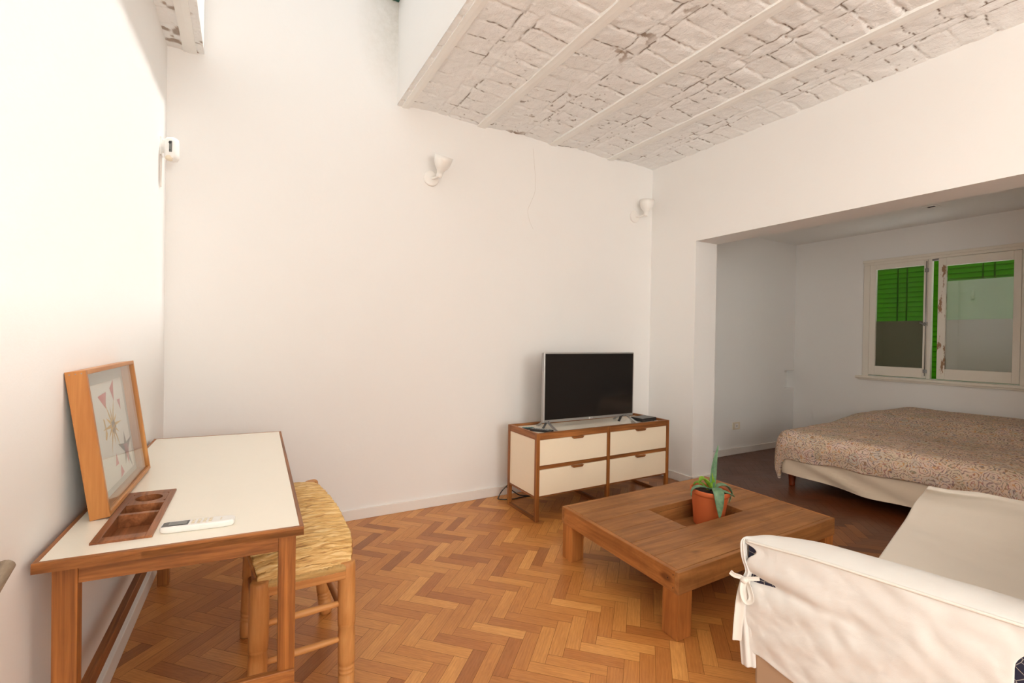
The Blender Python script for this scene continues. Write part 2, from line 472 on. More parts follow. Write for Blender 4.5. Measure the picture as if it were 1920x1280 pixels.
# ------------------------------------------------------------------ walls
t = NT('white_plaster_stained'); co = t.coord()
a_ = t.noise(co, 3.0, 4, .6); b_ = t.noise(co, 160, 2)
h_ = t.math('ADD', a_.outputs['Fac'], t.math('MULTIPLY', b_.outputs['Fac'], .06))
c_ = t.mix(t.math('MULTIPLY', a_.outputs['Fac'], .08), WALL, (WALL[0]*.9, WALL[1]*.88, WALL[2]*.85, 1))
gr = t.n('ShaderNodeTexGradient', {'Vector': t.mapping(co, (1/.30, 0, 1/.62), (-.92/.30, 0, -3.45/.62))}, gradient_type='SPHERICAL')
c_ = t.mix(t.math('MULTIPLY', t.math('MULTIPLY', gr.outputs['Fac'], t.noise(co, 22, 5, .7).outputs['Fac']), .9), c_, (.50, .48, .40, 1))
t.pbr(c_, .75, t.bump(h_, .18, .02), **{'Specular_IOR_Level': .25}); M['wall_b'] = t.m
wb_ = struct(box('wall_back', M['wall_b'], None, -.62, XR, D, D+.15, -.05, 4.2, bev=0))
M['crackline'] = m_plain('plaster_crack', (.64, .60, .55, 1), .9)
bm = bmesh.new(); tube(bm, [(2.045, D, 2.80), (2.057, D, 2.688), (2.07, D, 2.56), (2.067, D, 2.45), (2.03, D, 2.36), (2.003, D, 2.288), (2.02, D, 2.21), (2.057, D, 2.143)], .0011, 6)
obj('crack', bm, M['crackline'], wb_)
LY0, LY1, LZ = -2.55, -1.25, 2.55           # added glazed door, unseen behind the camera, for light from the left
def wprism(bm, y0, y1, z0, z1, th=.2):
    lo = [(wl(y1), y1), (wl(y0), y0), (wl(y0)-th, y0), (wl(y1)-th, y1)]
    va = [bm.verts.new((x, y, z0)) for x, y in lo]; vb = [bm.verts.new((x, y, z1)) for x, y in lo]
    bm.faces.new(va); bm.faces.new(list(reversed(vb)))
    for k in range(4): bm.faces.new((va[k], vb[k], vb[(k+1) % 4], va[(k+1) % 4]))
bm = bmesh.new()
wprism(bm, LY1, D+.1, -.05, 3.6); wprism(bm, YF-.1, LY0, -.05, 3.6); wprism(bm, LY0, LY1, LZ, 3.6)
struct(obj('wall_left', bm, M['wall']))
# right wall: pier, lintel and the near pier as one wall around the opening
YO = .32
def prism_yz(bm, poly, x0, x1):
    a = [bm.verts.new((x0, y, z)) for y, z in poly]; b = [bm.verts.new((x1, y, z)) for y, z in poly]
    bm.faces.new(a); bm.faces.new(list(reversed(b)))
    n = len(a)
    for k in range(n): bm.faces.new((a[k], b[k], b[(k+1) % n], a[(k+1) % n]))
bm = bmesh.new()
prism_yz(bm, [(D+.16, -.05), (D+.16, 3.6), (YF-.1, 3.6), (YF-.1, -.05), (YO, -.05), (YO, ZH), (YJ, ZH), (YJ, -.05)], XR, XR+TH)
struct(obj('wall_right', bm, M['wall']))
FX0, FX1, FZ = .35, 1.95, .95
bm = bmesh.new()
bx(bm, -.85, FX0, YF-.15, YF, -.05, 3.6); bx(bm, FX1, XR+.1, YF-.15, YF, -.05, 3.6); bx(bm, FX0, FX1, YF-.15, YF, LZ, 3.6); bx(bm, FX0, FX1, YF-.15, YF, -.05, FZ)
struct(obj('wall_front', bm, M['wall']))
bm = bmesh.new()
for a, b in ((FX0, FX0+.07), ((FX0+FX1)/2-.04, (FX0+FX1)/2+.04), (FX1-.07, FX1)): bx(bm, a, b, YF-.1, YF-.04, FZ, LZ, .003)
for a, b in ((FZ, FZ+.08), (LZ-.08, LZ)): bx(bm, FX0, FX1, YF-.1, YF-.04, a, b, .003)
d2_ = struct(obj('fill_window_3', bm, M['winpaint']))  # added window, unseen behind the camera, to balance the room's light
bm = bmesh.new(); bx(bm, FX0+.06, FX1-.06, YF-.075, YF-.069, FZ+.07, LZ-.06)
obj('glass', bm, M['glass'], d2_)
bm = bmesh.new()
dxa, dxb = wl(-2.0)-.16, wl(-2.0)-.10
for a, b in ((LY0, LY0+.07), ((LY0+LY1)/2-.04, (LY0+LY1)/2+.04), (LY1-.07, LY1)): bx(bm, dxa, dxb, a, b, 0, LZ, .003)
for a, b in ((0, .1), (LZ-.08, LZ)): bx(bm, dxa, dxb, LY0, LY1, a, b, .003)
d1 = struct(obj('fill_door_1', bm, M['winpaint']))
bm = bmesh.new(); bx(bm, dxa+.025, dxa+.031, LY0+.06, LY1-.06, .08, LZ-.06)
obj('glass', bm, M['glass'], d1)
# bedroom shell
bm = bmesh.new()          # bedroom wall facing the living room side, with a small niche at its end
NY = BY
nx0, nx1, nz0, nz1 = 5.665, BX+.02, .694, .911
bx(bm, XR+TH, nx0, NY, NY+.15, -.05, 2.7); bx(bm, nx0, BX+.1, NY, NY+.15, nz1, 2.7); bx(bm, nx0, BX+.1, NY, NY+.15, -.05, nz0)
bx(bm, nx0, BX+.1, NY+.09, NY+.15, nz0, nz1)
struct(obj('wall_bedroom_back', bm, M['wall']))
struct(box('wall_bedroom_front', M['wall'], None, XR+TH, BX+.15, BY0-.15, BY0, -.05, 2.7, bev=0))
wy0, wy1, wz0, wz1 = 1.40, 2.60, .91, 2.10
bm = bmesh.new()
bx(bm, BX, BX+.14, BY0-.1, wy0, -.05, 2.7); bx(bm, BX, BX+.14, wy1, BY+.1, -.05, 2.7)
bx(bm, BX, BX+.14, wy0, wy1, -.05, wz0); bx(bm, BX, BX+.14, wy0, wy1, wz1, 2.7)
struct(obj('wall_bedroom_right', bm, M['wall']))
struct(box('ceiling_bedroom', M['wall'], None, XR+TH-.01, BX+.15, BY0-.15, BY+.15, BZ, BZ+.2, bev=0))

# ------------------------------------------------------------------ ceiling of brick vaults
def vnoise(x, y, f, seed):
    r = np.random.default_rng(seed); N = 256
    G = r.random((N, N))
    X = x*f; Y = y*f
    xi = np.floor(X).astype(int); yi = np.floor(Y).astype(int); tx = X-xi; ty = Y-yi
    tx = tx*tx*(3-2*tx); ty = ty*ty*(3-2*ty)
    g = lambda a, b: G[a % N, b % N]
    return (g(xi, yi)*(1-tx)+g(xi+1, yi)*tx)*(1-ty)+(g(xi, yi+1)*(1-tx)+g(xi+1, yi+1)*tx)*ty
def vf(x, y, f, seed, o=4):
    s = 0; a = 1; t_ = 0
    for k in range(o): s = s+a*vnoise(x, y, f*2**k, seed+k); t_ += a; a *= .5
    return s/t_
def sst(a, b, x):
    t_ = np.clip((x-a)/(b-a), 0, 1); return t_*t_*(3-2*t_)

def brick_ceiling(name, x0, x1, y0, y1, bays, res=.0075, peel=False):
    nx = int((x1-x0)/res); ny = int((y1-y0)/res)
    xs = np.linspace(x0, x1, nx+1); ys = np.linspace(y0, y1, ny+1)
    X, Y = np.meshgrid(xs, ys, indexing='ij')
    Z = np.full(X.shape, ZC); C = np.zeros(X.shape); P = np.zeros(X.shape)
    rough = vf(X, Y, 14, 3, 4)-.5
    wob = (vf(X, Y, 9, 21, 3)-.5)
    wob2 = (vf(X, Y, 11, 31, 3)-.5)
    for bi, (a, b) in enumerate(bays):
        m = (X >= a) & (X <= b); w = b-a
        u = (X-a)/w
        uw = u + wob*.05/w*.6
        vault = .015*(1-(2*np.clip(u, 0, 1)-1)**2) if w > .3 else 0*u
        if w > .3:
            zone = (uw > .42).astype(int)+(uw > .57).astype(int)
            jx = np.minimum(np.abs(uw-.42), np.abs(uw-.57))*w
        else:
            zone = np.zeros(X.shape, int); jx = np.full(X.shape, .2)
        per = np.where(zone == 1, .27, .142)
        off = np.where(zone == 0, .03+.02*bi, np.where(zone == 1, .1, .085+.03*bi))
        yy = (Y+wob2*.028+off)/per
        k = np.floor(yy); fr = np.abs(yy-k); jy = np.minimum(fr, 1-fr)*per
        # each brick tipped and set at its own height
        hsh = np.modf(np.sin(k*12.9898+zone*78.233+bi*37.7)*43758.5453)[0]
        hsh = np.abs(hsh)
        gj = np.exp(-(np.minimum(jx, jy)/.009)**2)
        lump = vf(X, Y, 7, 51, 3)
        depth = .002+.007*sst(.35, .62, lump)
        z = ZC+vault + (hsh-.5)*.0035 + gj*depth + rough*.016
        n = vf(X, Y, 6, 61, 3); nf = vf(X, Y, 45, 71, 2)
        j = np.minimum(jy*1.15, np.where(jx < .02, jx*.9, 1))
        cr = (1-sst(.0008, .0036, j+(nf-.5)*.004))*sst(.43, .57, n)
        pits = sst(.80, .86, vf(X, Y, 38, 81, 2))*sst(.5, .62, vf(X, Y, 4, 91, 2))
        cr = np.maximum(cr, pits*.75)
        Z = np.where(m, z, Z); C = np.where(m, cr, C)
        if peel:
            P = np.where(m, sst(.60, .66, vf(X, Y*1.0, 14, 101, 3))*.8, P)
        elif w > .3:
            e = np.exp(-((uw-.44)/.10)**2)*sst(.66, .7, vf(X, Y, 13, 111+bi, 3))
            P = np.where(m, e*.9*(bi == 2), P)
    Z = np.minimum(Z, ZC+.06)
    me = bpy.data.meshes.new(name)
    V = np.stack([X, Y, Z], -1).reshape(-1, 3)
    idx = np.arange((nx+1)*(ny+1)).reshape(nx+1, ny+1)
    F = np.stack([idx[:-1, :-1], idx[:-1, 1:], idx[1:, 1:], idx[1:, :-1]], -1).reshape(-1, 4)
    me.vertices.add(len(V)); me.vertices.foreach_set('co', V.ravel().astype(np.float32))
    me.loops.add(F.size); me.loops.foreach_set('vertex_index', F.ravel().astype(np.int32))
    me.polygons.add(len(F)); me.polygons.foreach_set('loop_start', np.arange(0, F.size, 4, dtype=np.int32))
    me.polygons.foreach_set('loop_total', np.full(len(F), 4, np.int32))
    me.update(calc_edges=True)
    ca = me.color_attributes.new('crack', 'FLOAT_COLOR', 'POINT')
    A = np.zeros((len(V), 4), np.float32); A[:, 0] = C.ravel(); A[:, 1] = P.ravel(); A[:, 3] = 1
    ca.data.foreach_set('color', A.ravel())
    me.polygons.foreach_set('use_smooth', np.ones(len(F), bool))
    me.materials.append(M['brick'])
    o = bpy.data.objects.new(name, me); COL.objects.link(o)
    return struct(o)
BEAMS = [(1.539, 1.607), (2.198, 2.266), (2.822, 2.888)]
brick_ceiling('ceiling', WX1, XR+.01, .3, D+.01, [(WX1, .965), (.965, 1.56), (1.59, 2.22), (2.24, 2.85), (2.86, XR+.02)])
brick_ceiling('ceiling_left', -.47, WX0, .3, D+.01, [(-.47, -.30), (-.26, WX0)], peel=True)
# roof slabs above the brick, their inner faces are the sides of the light well
bm = bmesh.new()
bx(bm, WX1+.012, XR+.05, WY0, D+.02, ZC+.062, WZ)
bx(bm, WX1, WX1+.012, WY0, D+.01, ZC+.004, WZ)
bx(bm, -.75, WX0-.012, WY0, D+.02, ZC+.062, WZ)
bx(bm, WX0-.012, WX0, WY0, D+.01, ZC+.004, WZ)
bx(bm, -.75, XR+.05, YF-.15, WY0, ZC+.05, WZ)
struct(obj('ceiling_slab', bm, M['well']))
struct(box('ceiling_front', M['wall'], None, -.75, XR+.05, YF-.05, .36, ZC-.002, ZC+.055, bev=0))
for k, (a, b) in enumerate([(.952, 1.003)]+BEAMS+[(-.318, -.255)]):
    bm = bmesh.new()
    nn = 60
    def edge(u, v, a=a, b=b):
        y = lerp(.3, D+.005, u)
        prof = [(a-.001, ZC+.02), (a, ZC-.009), ((a+b)/2, ZC-.011), (b, ZC-.009), (b+.001, ZC+.02)]
        x, z = prof[round(v*4)]
        return (x+fbm((y*6, a, v*3), 1, 2)*.004, y, z+fbm((y*3, b, 0), 1, 2)*.003)
    grid(bm, edge, nn, 4)
    for f in bm.faces: f.smooth = False
    struct(obj('trim_%d' % (k+1), bm, M['beam']))
# skylight
bm = bmesh.new()
for a in (WX0-.02, WX1-.05): bx(bm, a, a+.07, WY0, D, WZ-.015, WZ+.05, .004)
for y in (WY0, D-.05): bx(bm, WX0, WX1, y, y+.045, WZ+.012, WZ+.05, .004)
sk = struct(obj('window_2', bm, M['green_metal']))
bm = bmesh.new(); bx(bm, WX0, WX1, WY0, D, WZ+.02, WZ+.026); obj('glass', bm, M['skyglass'], sk)

# ------------------------------------------------------------------ baseboards
BB = .0716
struct(box('baseboard_back', M['trim'], None, wl(D)+.005, XR, D-.014, D, 0, BB, bev=.003))
struct(box('baseboard_right', M['trim'], None, XR-.014, XR, YJ-.014, D-.014, 0, BB, bev=.003))
struct(box('baseboard_jamb', M['trim'], None, XR-.014, XR+TH+.014, YJ-.014, YJ, 0, BB, bev=.003))
struct(box('baseboard_bedroom', M['trim'], None, XR+TH, BX, BY-.014, BY, 0, BB, bev=.003))
struct(box('baseboard_bedroom_right', M['trim'], None, BX-.014, BX, BY0, BY-.014, 0, BB, bev=.003))
bm = bmesh.new()
def bl(x, y, z):
    return (wl(y)+x, y, z)
bx(bm, -.005, .020, LY1, D-.014, 0, BB, .004, fn=bl)
struct(obj('baseboard_left', bm, M['trim']))

# ------------------------------------------------------------------ bedroom window
w = struct(bpy.data.objects.new('window_1', None)); COL.objects.link(w); w.location = (BX, 2.0, .91)
bm = bmesh.new()
fx0, fx1 = BX-.022, BX+.10
bx(bm, fx0, fx1, 2.560, 2.618, .895, 2.085, .003); bx(bm, fx0, fx1, 1.365, 1.415, .895, 2.085, .003)
bx(bm, fx0, fx1, 1.365, 2.618, 2.085, 2.135, .004)
bx(bm, BX-.030, BX-.004, 1.355, 2.628, 2.112, 2.142, .004)
obj('window_frame', bm, m_plain('cream_window_paint', (.80, .75, .66, 1), .5), w)
bm = bmesh.new(); bx(bm, BX-.016, BX+.02, 1.976, 2.036, 2.066, 2.090, .003); obj('latch', bm, M['steel'], w)
bm = bmesh.new(); bx(bm, BX-.055, BX+.10, 1.34, 2.675, .878, .905, .008); bx(bm, BX-.035, BX, 1.36, 2.655, .862, .880, .005)
obj('window_sill', bm, M['winpaint'], w)
def sash(y0, y1, z0, z1, sl, sr, rb, rt, hinge, ang, mats, films, name):
    """stiles at the low-y and high-y ends"""
    s = bpy.data.objects.new(name, None); COL.objects.link(s); s.parent = w
    s.location = Vector((BX, hinge, z0))-w.location
    R = Matrix.Rotation(ang, 3, 'Z')
    def fn(x, y, z):
        v = R @ Vector((x-BX, y-hinge, 0)); return (BX+v.x, hinge+v.y, z)
    bm = bmesh.new()
    bx(bm, BX-.018, BX+.016, y0, y0+sl, z0, z1, .003, fn); bx(bm, BX-.018, BX+.016, y0+sl, y1-sr, z0, z0+rb, .003, fn)
    bx(bm, BX-.018, BX+.016, y0+sl, y1-sr, z1-rt, z1, .003, fn)
    obj('sash_frame', bm, mats[0], s)
    bm = bmesh.new(); bx(bm, BX-.018, BX+.016, y1-sr, y1, z0, z1, .003, fn); obj('stile', bm, mats[1], s)
    bm = bmesh.new(); bx(bm, BX+.0, BX+.004, y0+sl, y1-sr, z0+rb, z1-rt, 0, fn); obj('glass', bm, M['glass'], s)
    for (a, b, mt, nm) in films:
        bm = bmesh.new(); bx(bm, BX+.006, BX+.0075, y0+sl, y1-sr, a, b, 0, fn); obj(nm, bm, mt, s)
    return s
s1 = sash(2.068, 2.560, .917, 2.085, .030, .055, .097, .052, 2.56, 0, (M['winpaint'], M['winpaint']), [(1.0, 1.487, M['film_dark'], 'frosted_film')], 'window_sash')
s2 = sash(1.418, 1.980, .917, 2.082, .049, .060, .10, .078, 1.418, .035, (M['winpaint'], M['winchip']), [(1.0, 1.487, M['film_pale'], 'frosted_film'), (1.487, 1.855, M['film_thin'], 'film')], 'window_sash')
bm = bmesh.new(); bx(bm, BX-.014, BX+.03, 2.036, 2.066, .91, 2.09, .003); obj('meeting_stile', bm, M['winpaint'], w)
bm = bmesh.new()
rod(bm, (BX-.024, 2.074, .94), (BX-.024, 2.074, 2.07), .0045, n=8)
for z in (.985, 1.45, 1.98): bx(bm, BX-.032, BX-.012, 2.060, 2.088, z-.018, z+.018, .003)
rod(bm, (BX-.03, 2.076, 1.45), (BX-.07, 2.076, 1.45), .007, n=8); rod(bm, (BX-.07, 2.052, 1.437), (BX-.07, 2.104, 1.463), .008, n=8)
obj('bolt', bm, M['steel'], w)
bm = bmesh.new()          # slatted green shutter outside the panes
zz = .88
while zz < 2.14:
    bx(bm, BX+.122, BX+.130, 1.38, 2.62, zz, zz+.0525, .003, fn=lambda x, y, z, q=zz: (x+(q+.026-z)*.22, y, z)); zz += .0505
for y in (1.62, 1.70, 2.28, 2.36): bx(bm, BX+.114, BX+.122, y, y+.010, .88, 2.14)
bx(bm, BX+.122, BX+.14, 1.30, 1.40, .8, 2.2); bx(bm, BX+.122, BX+.14, 2.60, 2.70, .8, 2.2)
obj('shutter', bm, M['shutter'], w)

# ------------------------------------------------------------------ desk
DA, DU, DV = Vector((-.420, 1.478, 0)), Vector((.571, -.044, 0)), Vector((.032, 1.474, 0))
UL, VL = DU.length, DV.length
def dk(x, y, z):      # x across (0..UL), y along the wall (0..VL)
    p = DA+DU*(x/UL)+DV*(y/VL); return (p.x, p.y, z)
HT = .715
desk = thing('desk', 'teak desk with cream laminate top standing against the left wall', 'desk', tuple(DA+(DU+DV)/2))
tx0, tx1, ty0, ty1 = .098, .205, .085, .49    # cut-out of the organizer tray
bm = bmesh.new()
e = .011
for a in ((e, tx0, e, VL-e), (tx1, UL-e, e, VL-e), (tx0, tx1, e, ty0), (tx0, tx1, ty1, VL-e)):
    bx(bm, a[0], a[1], a[2], a[3], HT-.006, HT, 0, dk)
obj('desktop', bm, M['laminate'], desk)
bm = bmesh.new()
for a in ((0, tx0, 0, VL), (tx1, UL, 0, VL), (tx0, tx1, 0, ty0), (tx0, tx1, ty1, VL)): bx(bm, *a, HT-.024, HT-.0062, 0, dk)
bx(bm, 0, UL, 0, e, HT-.024, HT+.0006, .001, dk); bx(bm, 0, UL, VL-e, VL, HT-.024, HT+.0006, .001, dk)
obj('edge_band', bm, M['teak_x'], desk)
bm = bmesh.new()
bx(bm, 0, e, e, VL-e, HT-.024, HT+.0006, .001, dk); bx(bm, UL-e, UL, e, VL-e, HT-.024, HT+.0006, .001, dk)
obj('edge_band', bm, M['teak_y'], desk)
lx = ((.028, .076), (UL-.062, UL-.018)); ly = ((.030, .066), (VL-.075, VL-.030))
for a in ((ly[0][0]+.004, ly[0][0]+.026), (ly[1][1]-.026, ly[1][1]-.004)): box('apron', M['teak_x'], desk, lx[0][1], lx[1][0], a[0], a[1], HT-.073, HT-.024, bev=.001, fn=dk)
for a in lx: box('apron', M['teak_y'], desk, a[0]+.008, a[0]+.03, ly[0][1], ly[1][0], HT-.073, HT-.024, bev=.001, fn=dk)
for a in lx:
    for b in ly: box('leg', M['teak_z'], desk, a[0], a[1], b[0], b[1], 0, HT-.024, bev=.0015, fn=dk)
box('stretcher', M['teak_x'], desk, lx[0][0], lx[1][1], ly[0][0]-.006, ly[0][0]+.014, .266, .305, bev=.002, fn=dk)
box('stretcher', M['teak_x'], desk, lx[0][0], lx[1][1], ly[1][1]-.014, ly[1][1]+.006, .266, .305, bev=.002, fn=dk)
box('stretcher', M['teak_y'], desk, lx[0][0]+.012, lx[0][0]+.034, ly[0][1], ly[1][0], .262, .305, bev=.002, fn=dk)
# organizer tray let into the top
bm = bmesh.new()
ring_z0, ring_z1 = HT-.001, HT+.006
X0, X1, Y0, Y1 = tx0-.012, tx1+.010, ty0-.012, ty1+.010
cx0, cx1 = X0+.018, X1-.016
cells = [(cx0, cx1, Y0+.030, Y0+.195), (cx0, cx1, Y0+.212, Y0+.285)]
cyc, rc = Y0+.350, .036
bx(bm, X0, cx0, Y0, Y1, HT-.03, ring_z1, .0015, dk); bx(bm, cx1, X1, Y0, Y1, HT-.03, ring_z1, .0015, dk)
yy = Y0
for c in cells:
    bx(bm, cx0, cx1, yy, c[2], HT-.03, ring_z1, .001, dk); yy = c[3]
bx(bm, cx0, cx1, yy, cyc-rc-.006, HT-.03, ring_z1, .001, dk); bx(bm, cx0, cx1, cyc+rc+.006, Y1, HT-.03, ring_z1, .001, dk)
# plate with the round hole
n = 40; xm = (cx0+cx1)/2; hw = (cx1-cx0)/2; hl = rc+.006
def sq(a):
    c, s_ = math.cos(a), math.sin(a); k = min(hw/abs(c) if abs(c) > 1e-6 else 9, hl/abs(s_) if abs(s_) > 1e-6 else 9); return (xm+c*k, cyc+s_*k)
ri = []
for k in range(n):
    a = 2*PI*k/n; x_, y_ = sq(a)
    ri.append([bm.verts.new(dk(x_, y_, ring_z1-.0003)), bm.verts.new(dk(xm+rc*math.cos(a), cyc+rc*math.sin(a), ring_z1-.0003)), bm.verts.new(dk(xm+rc*math.cos(a), cyc+rc*math.sin(a), HT-.03))])
for k in range(n):
    a, b = ri[k], ri[(k+1) % n]
    bm.faces.new((a[0], b[0], b[1], a[1])); bm.faces.new((a[1], b[1], b[2], a[2]))
bx(bm, X0, X1, Y0, Y1, HT-.036, HT-.030, 0, dk)
obj('organizer_tray', bm, M['walnut'], desk)

# picture frame leaning on the wall
fa = math.atan2(.056, .415)
def fr(x, y, z):       # x depth off the back, y along the wall, z up the frame
    ox = -.374+x*math.cos(fa)-z*math.sin(fa); oz = HT+x*math.sin(fa)+z*math.cos(fa)
    return (ox+(y)*.028, 1.741+y*.9995, oz)
FW, FH, FD = .562, .424, .046
frame = thing('picture_frame', 'deep honey-wood shadow-box frame with glass, leaning on the left wall atop the desk', 'picture frame', fr(FD/2, FW/2, 0))
tk = .013
for nm, a, mt in (('frame_side', (0, FD, 0, tk, 0, FH), 'honey_z'), ('frame_side', (0, FD, FW-tk, FW, 0, FH), 'honey_z'), ('frame_rail', (0, FD, tk, FW-tk, 0, tk), 'honey_y'), ('frame_rail', (0, FD, tk, FW-tk, FH-tk, FH), 'honey_y')):
    box(nm, M[mt], frame, *a, bev=.0012, fn=fr)
box('backing', M['mat_board'], frame, .002, .006, tk, FW-tk, tk, FH-tk, bev=0, fn=fr)
bm = bmesh.new()
def paperpt(u, v): return fr(.0085, lerp(.045, FW-.05, u), lerp(.035, FH-.055, v))
bx(bm, .0065, .0085, .045, FW-.05, .035, FH-.055, 0, fr)
def shape(pts, mi):
    f = bm.faces.new([bm.verts.new(fr(.0092, lerp(.045, FW-.05, u), lerp(.035, FH-.055, v))) for u, v in pts]); f.material_index = mi
def star(cu, cv, r0, r1, n, mi, sq_=1.25, ph=0):
    pts = []
    for k in range(2*n):
        a = PI*k/n+ph; r = (r1*(1-.35*(k % 4 == 2)) if k % 2 == 0 else r0)
        pts.append((cu+r*math.cos(a), cv+r*sq_*math.sin(a)))
    shape(pts, mi)
star(.60, .55, .055, .24, 12, 2, 1.3); star(.62, .53, .050, .062, 10, 3, 1.5)
shape([(.36, .88), (.56, .90), (.50, .74)], 1); shape([(.66, .92), (.78, 1.0), (.72, .78)], 1)
shape([(.80, .78), (.88, .78), (.86, .66)], 4)
star(.84, .24, .05, .2, 5, 3, 1.5, .3); shape([(.78, .30), (.92, .28), (.86, .06)], 4)
shape([(.52, .15), (.60, .15), (.57, .27)], 4); shape([(.60, -.0), (.70, .03), (.64, .13)], 4)
shape([(.40, .66), (.43, .64), (.45, .50), (.41, .44), (.39, .46), (.42, .54)], 2)
obj('print', bm, [M['paper'], M['ink_red'], M['ink_yellow'], M['ink_grey'], M['ink_pink']], frame)
box('glass', M['glass'], frame, FD-.010, FD-.007, tk, FW-tk, tk, FH-tk, bev=0, fn=fr)
bm = bmesh.new()
for k in range(3):
    for z in (FH-.008,):
        p0 = fr(.010+.013*k, -.0004, z); p1 = fr(.010+.013*k, .004, z); rod(bm, p0, p1, .0016, n=8)
obj('nail', bm, M['steel'], frame)

# air conditioner remote on the desk
ac = thing('remote_control', 'white air-conditioner remote with grey display lying on the cream desktop', 'remote control', (-.104, 1.560, HT))
ra = math.atan2(-.018, .17)
def rm(x, y, z):
    c, s_ = math.cos(ra), math.sin(ra); return (-.104+c*x-s_*y, 1.556+s_*x+c*y, HT+z)
bm = bmesh.new()
out = []
for k in range(32):
    a = 2*PI*k/32; ex = .084+.003; 
    x_ = ex*math.copysign(abs(math.cos(a))**.35, math.cos(a)); y_ = .0235*math.copysign(abs(math.sin(a))**.45, math.sin(a)); out.append((x_, y_))
levels = [(.90, .0005), (.98, .004), (1, .009), (1, .013), (.975, .0165), (.9, .0178)]
rings = [[bm.verts.new(rm(x_*(1-(1-s_)*.35), y_*s_, z)) for x_, y_ in out] for s_, z in levels]
for a, b in zip(rings, rings[1:]):
    for k in range(32): bm.faces.new((a[k], a[(k+1) % 32], b[(k+1) % 32], b[k])).smooth = True
bm.faces.new(rings[0]); bm.faces.new(rings[-1])
obj('body', bm, M['white_plastic'], ac)
bm = bmesh.new(); bx(bm, -.082, -.022, -.0165, .0165, .017, .0184, .0006, rm); o = obj('display_surround', bm, M['lcd_dark'], ac)
bm = bmesh.new(); bx(bm, -.068, -.026, -.0125, .0125, .0184, .0189, 0, rm); obj('display', bm, M['lcd'], ac)
bm = bmesh.new()
for i in range(4):
    for j in range(3):
        x_ = -.012+i*.0135; y_ = -.011+j*.011; bx(bm, x_-.004, x_+.004, y_-.0032, y_+.0032, .0172, .0196, .001, rm)
bx(bm, .052, .055, -.008, .008, .0172, .019, .0005, rm)
obj('buttons', bm, M['outlet'], ac)

# ------------------------------------------------------------------ rush stool
stool = thing('rush_stool', 'turned wooden stool with woven rush seat tucked under the desk edge', 'stool', (.18, 2.0, 0))
legs = {'fl': ((.045, 1.712, 0), (.052, 1.715, .458)), 'fr': ((.326, 1.728, 0), (.322, 1.730, .460)), 'rr': ((.334, 2.262, 0), (.264, 2.270, .600)), 'rl': ((.022, 2.235, 0), (.046, 2.255, .590))}
rl_ = .0295
for k, (p0, p1) in legs.items():
    Mx, L = axisM(p0, p1)
    prof = [(.021, 0), (.026, .006), (.0275, .02)]
    for zc in (.070, .085, .100): prof += [(.0275, zc-.006), (.0245, zc-.002), (.0285, zc+.003)]
    prof += [(.0285, .12), (.029, .20), (.0265, .235), (.0295, .238), (.027, .243), (.030, .247), (.0300, .30), (.0295, L-.02), (.029, L-.006), (.024, L)]
    bm = bmesh.new(); lathe(bm, prof, 24, Mx); obj('leg', bm, M['stool_z'], stool)
def on(k, z):
    p0, p1 = Vector(legs[k][0]), Vector(legs[k][1]); return p0.lerp(p1, z/p1.z)
for (a, b, zs, mt) in (('fl', 'fr', (.19, .315), 'stool_x'), ('rl', 'rr', (.2, .33), 'stool_x'), ('fr', 'rr', (.245, .36), 'stool_y'), ('fl', 'rl', (.245, .36), 'stool_y')):
    for z in zs:
        bm = bmesh.new(); p, q = on(a, z), on(b, z); m_ = (p+q)/2
        Mx, L = axisM(p, q); lathe(bm, [(.009, 0), (.0105, L*.2), (.0125, L*.5), (.0105, L*.8), (.009, L)], 14, Mx); obj('rung', bm, M[mt], stool)
railR = [(.333, 1.745, .440), (.346, 1.80, .492), (.342, 1.88, .515), (.330, 1.96, .545), (.312, 2.06, .565), (.292, 2.15, .578), (.272, 2.24, .578)]
railL = [(.050, 1.735, .440), (.028, 1.80, .492), (.014, 1.88, .515), (.010, 1.96, .540), (.014, 2.06, .560), (.024, 2.15, .572), (.040, 2.23, .572)]
for nm, pts in (('side_rail', railR), ('side_rail', railL)):
    bm = bmesh.new()
    def rail(u, v, pts=pts):
        p = inter(pts, u); a = 2*PI*v; return p+Vector((.009*math.cos(a), 0, .013*math.sin(a)))
    grid(bm, rail, 30, 10); bmesh.ops.remove_doubles(bm, verts=bm.verts, dist=1e-5); obj(nm, bm, M['stool_y'], stool)
box('front_rail', M['stool_x'], stool, .062, .315, 1.700, 1.722, .408, .438, bev=.003)
box('rear_rail', M['stool_x'], stool, .055, .262, 2.245, 2.268, .530, .560, bev=.003)
def seat(u, v, lift=0):
    a = inter(railL, v); b = inter(railR, v)
    p = a.lerp(b, u)
    crown = math.sin(PI*u)
    z = p.z+.010+.012*crown
    # pull down over the front rail and the rear rail
    if v < .10: z -= .018*(1-v/.10)**2
    st = math.sin(v*150+math.sin(u*9)*1.6+fbm((u*6, v*14, 0), 1, 2)*3)
    z += .0016*st+.0018*fbm((u*30, v*60, 3), 1, 2)
    ysh = -.022*(1-v)**6
    return Vector((p.x, p.y+ysh, z+lift))
bm = bmesh.new()
V = grid(bm, lambda u, v: seat(u, v), 60, 160, uv=True)
lay = bm.loops.layers.uv.verify()
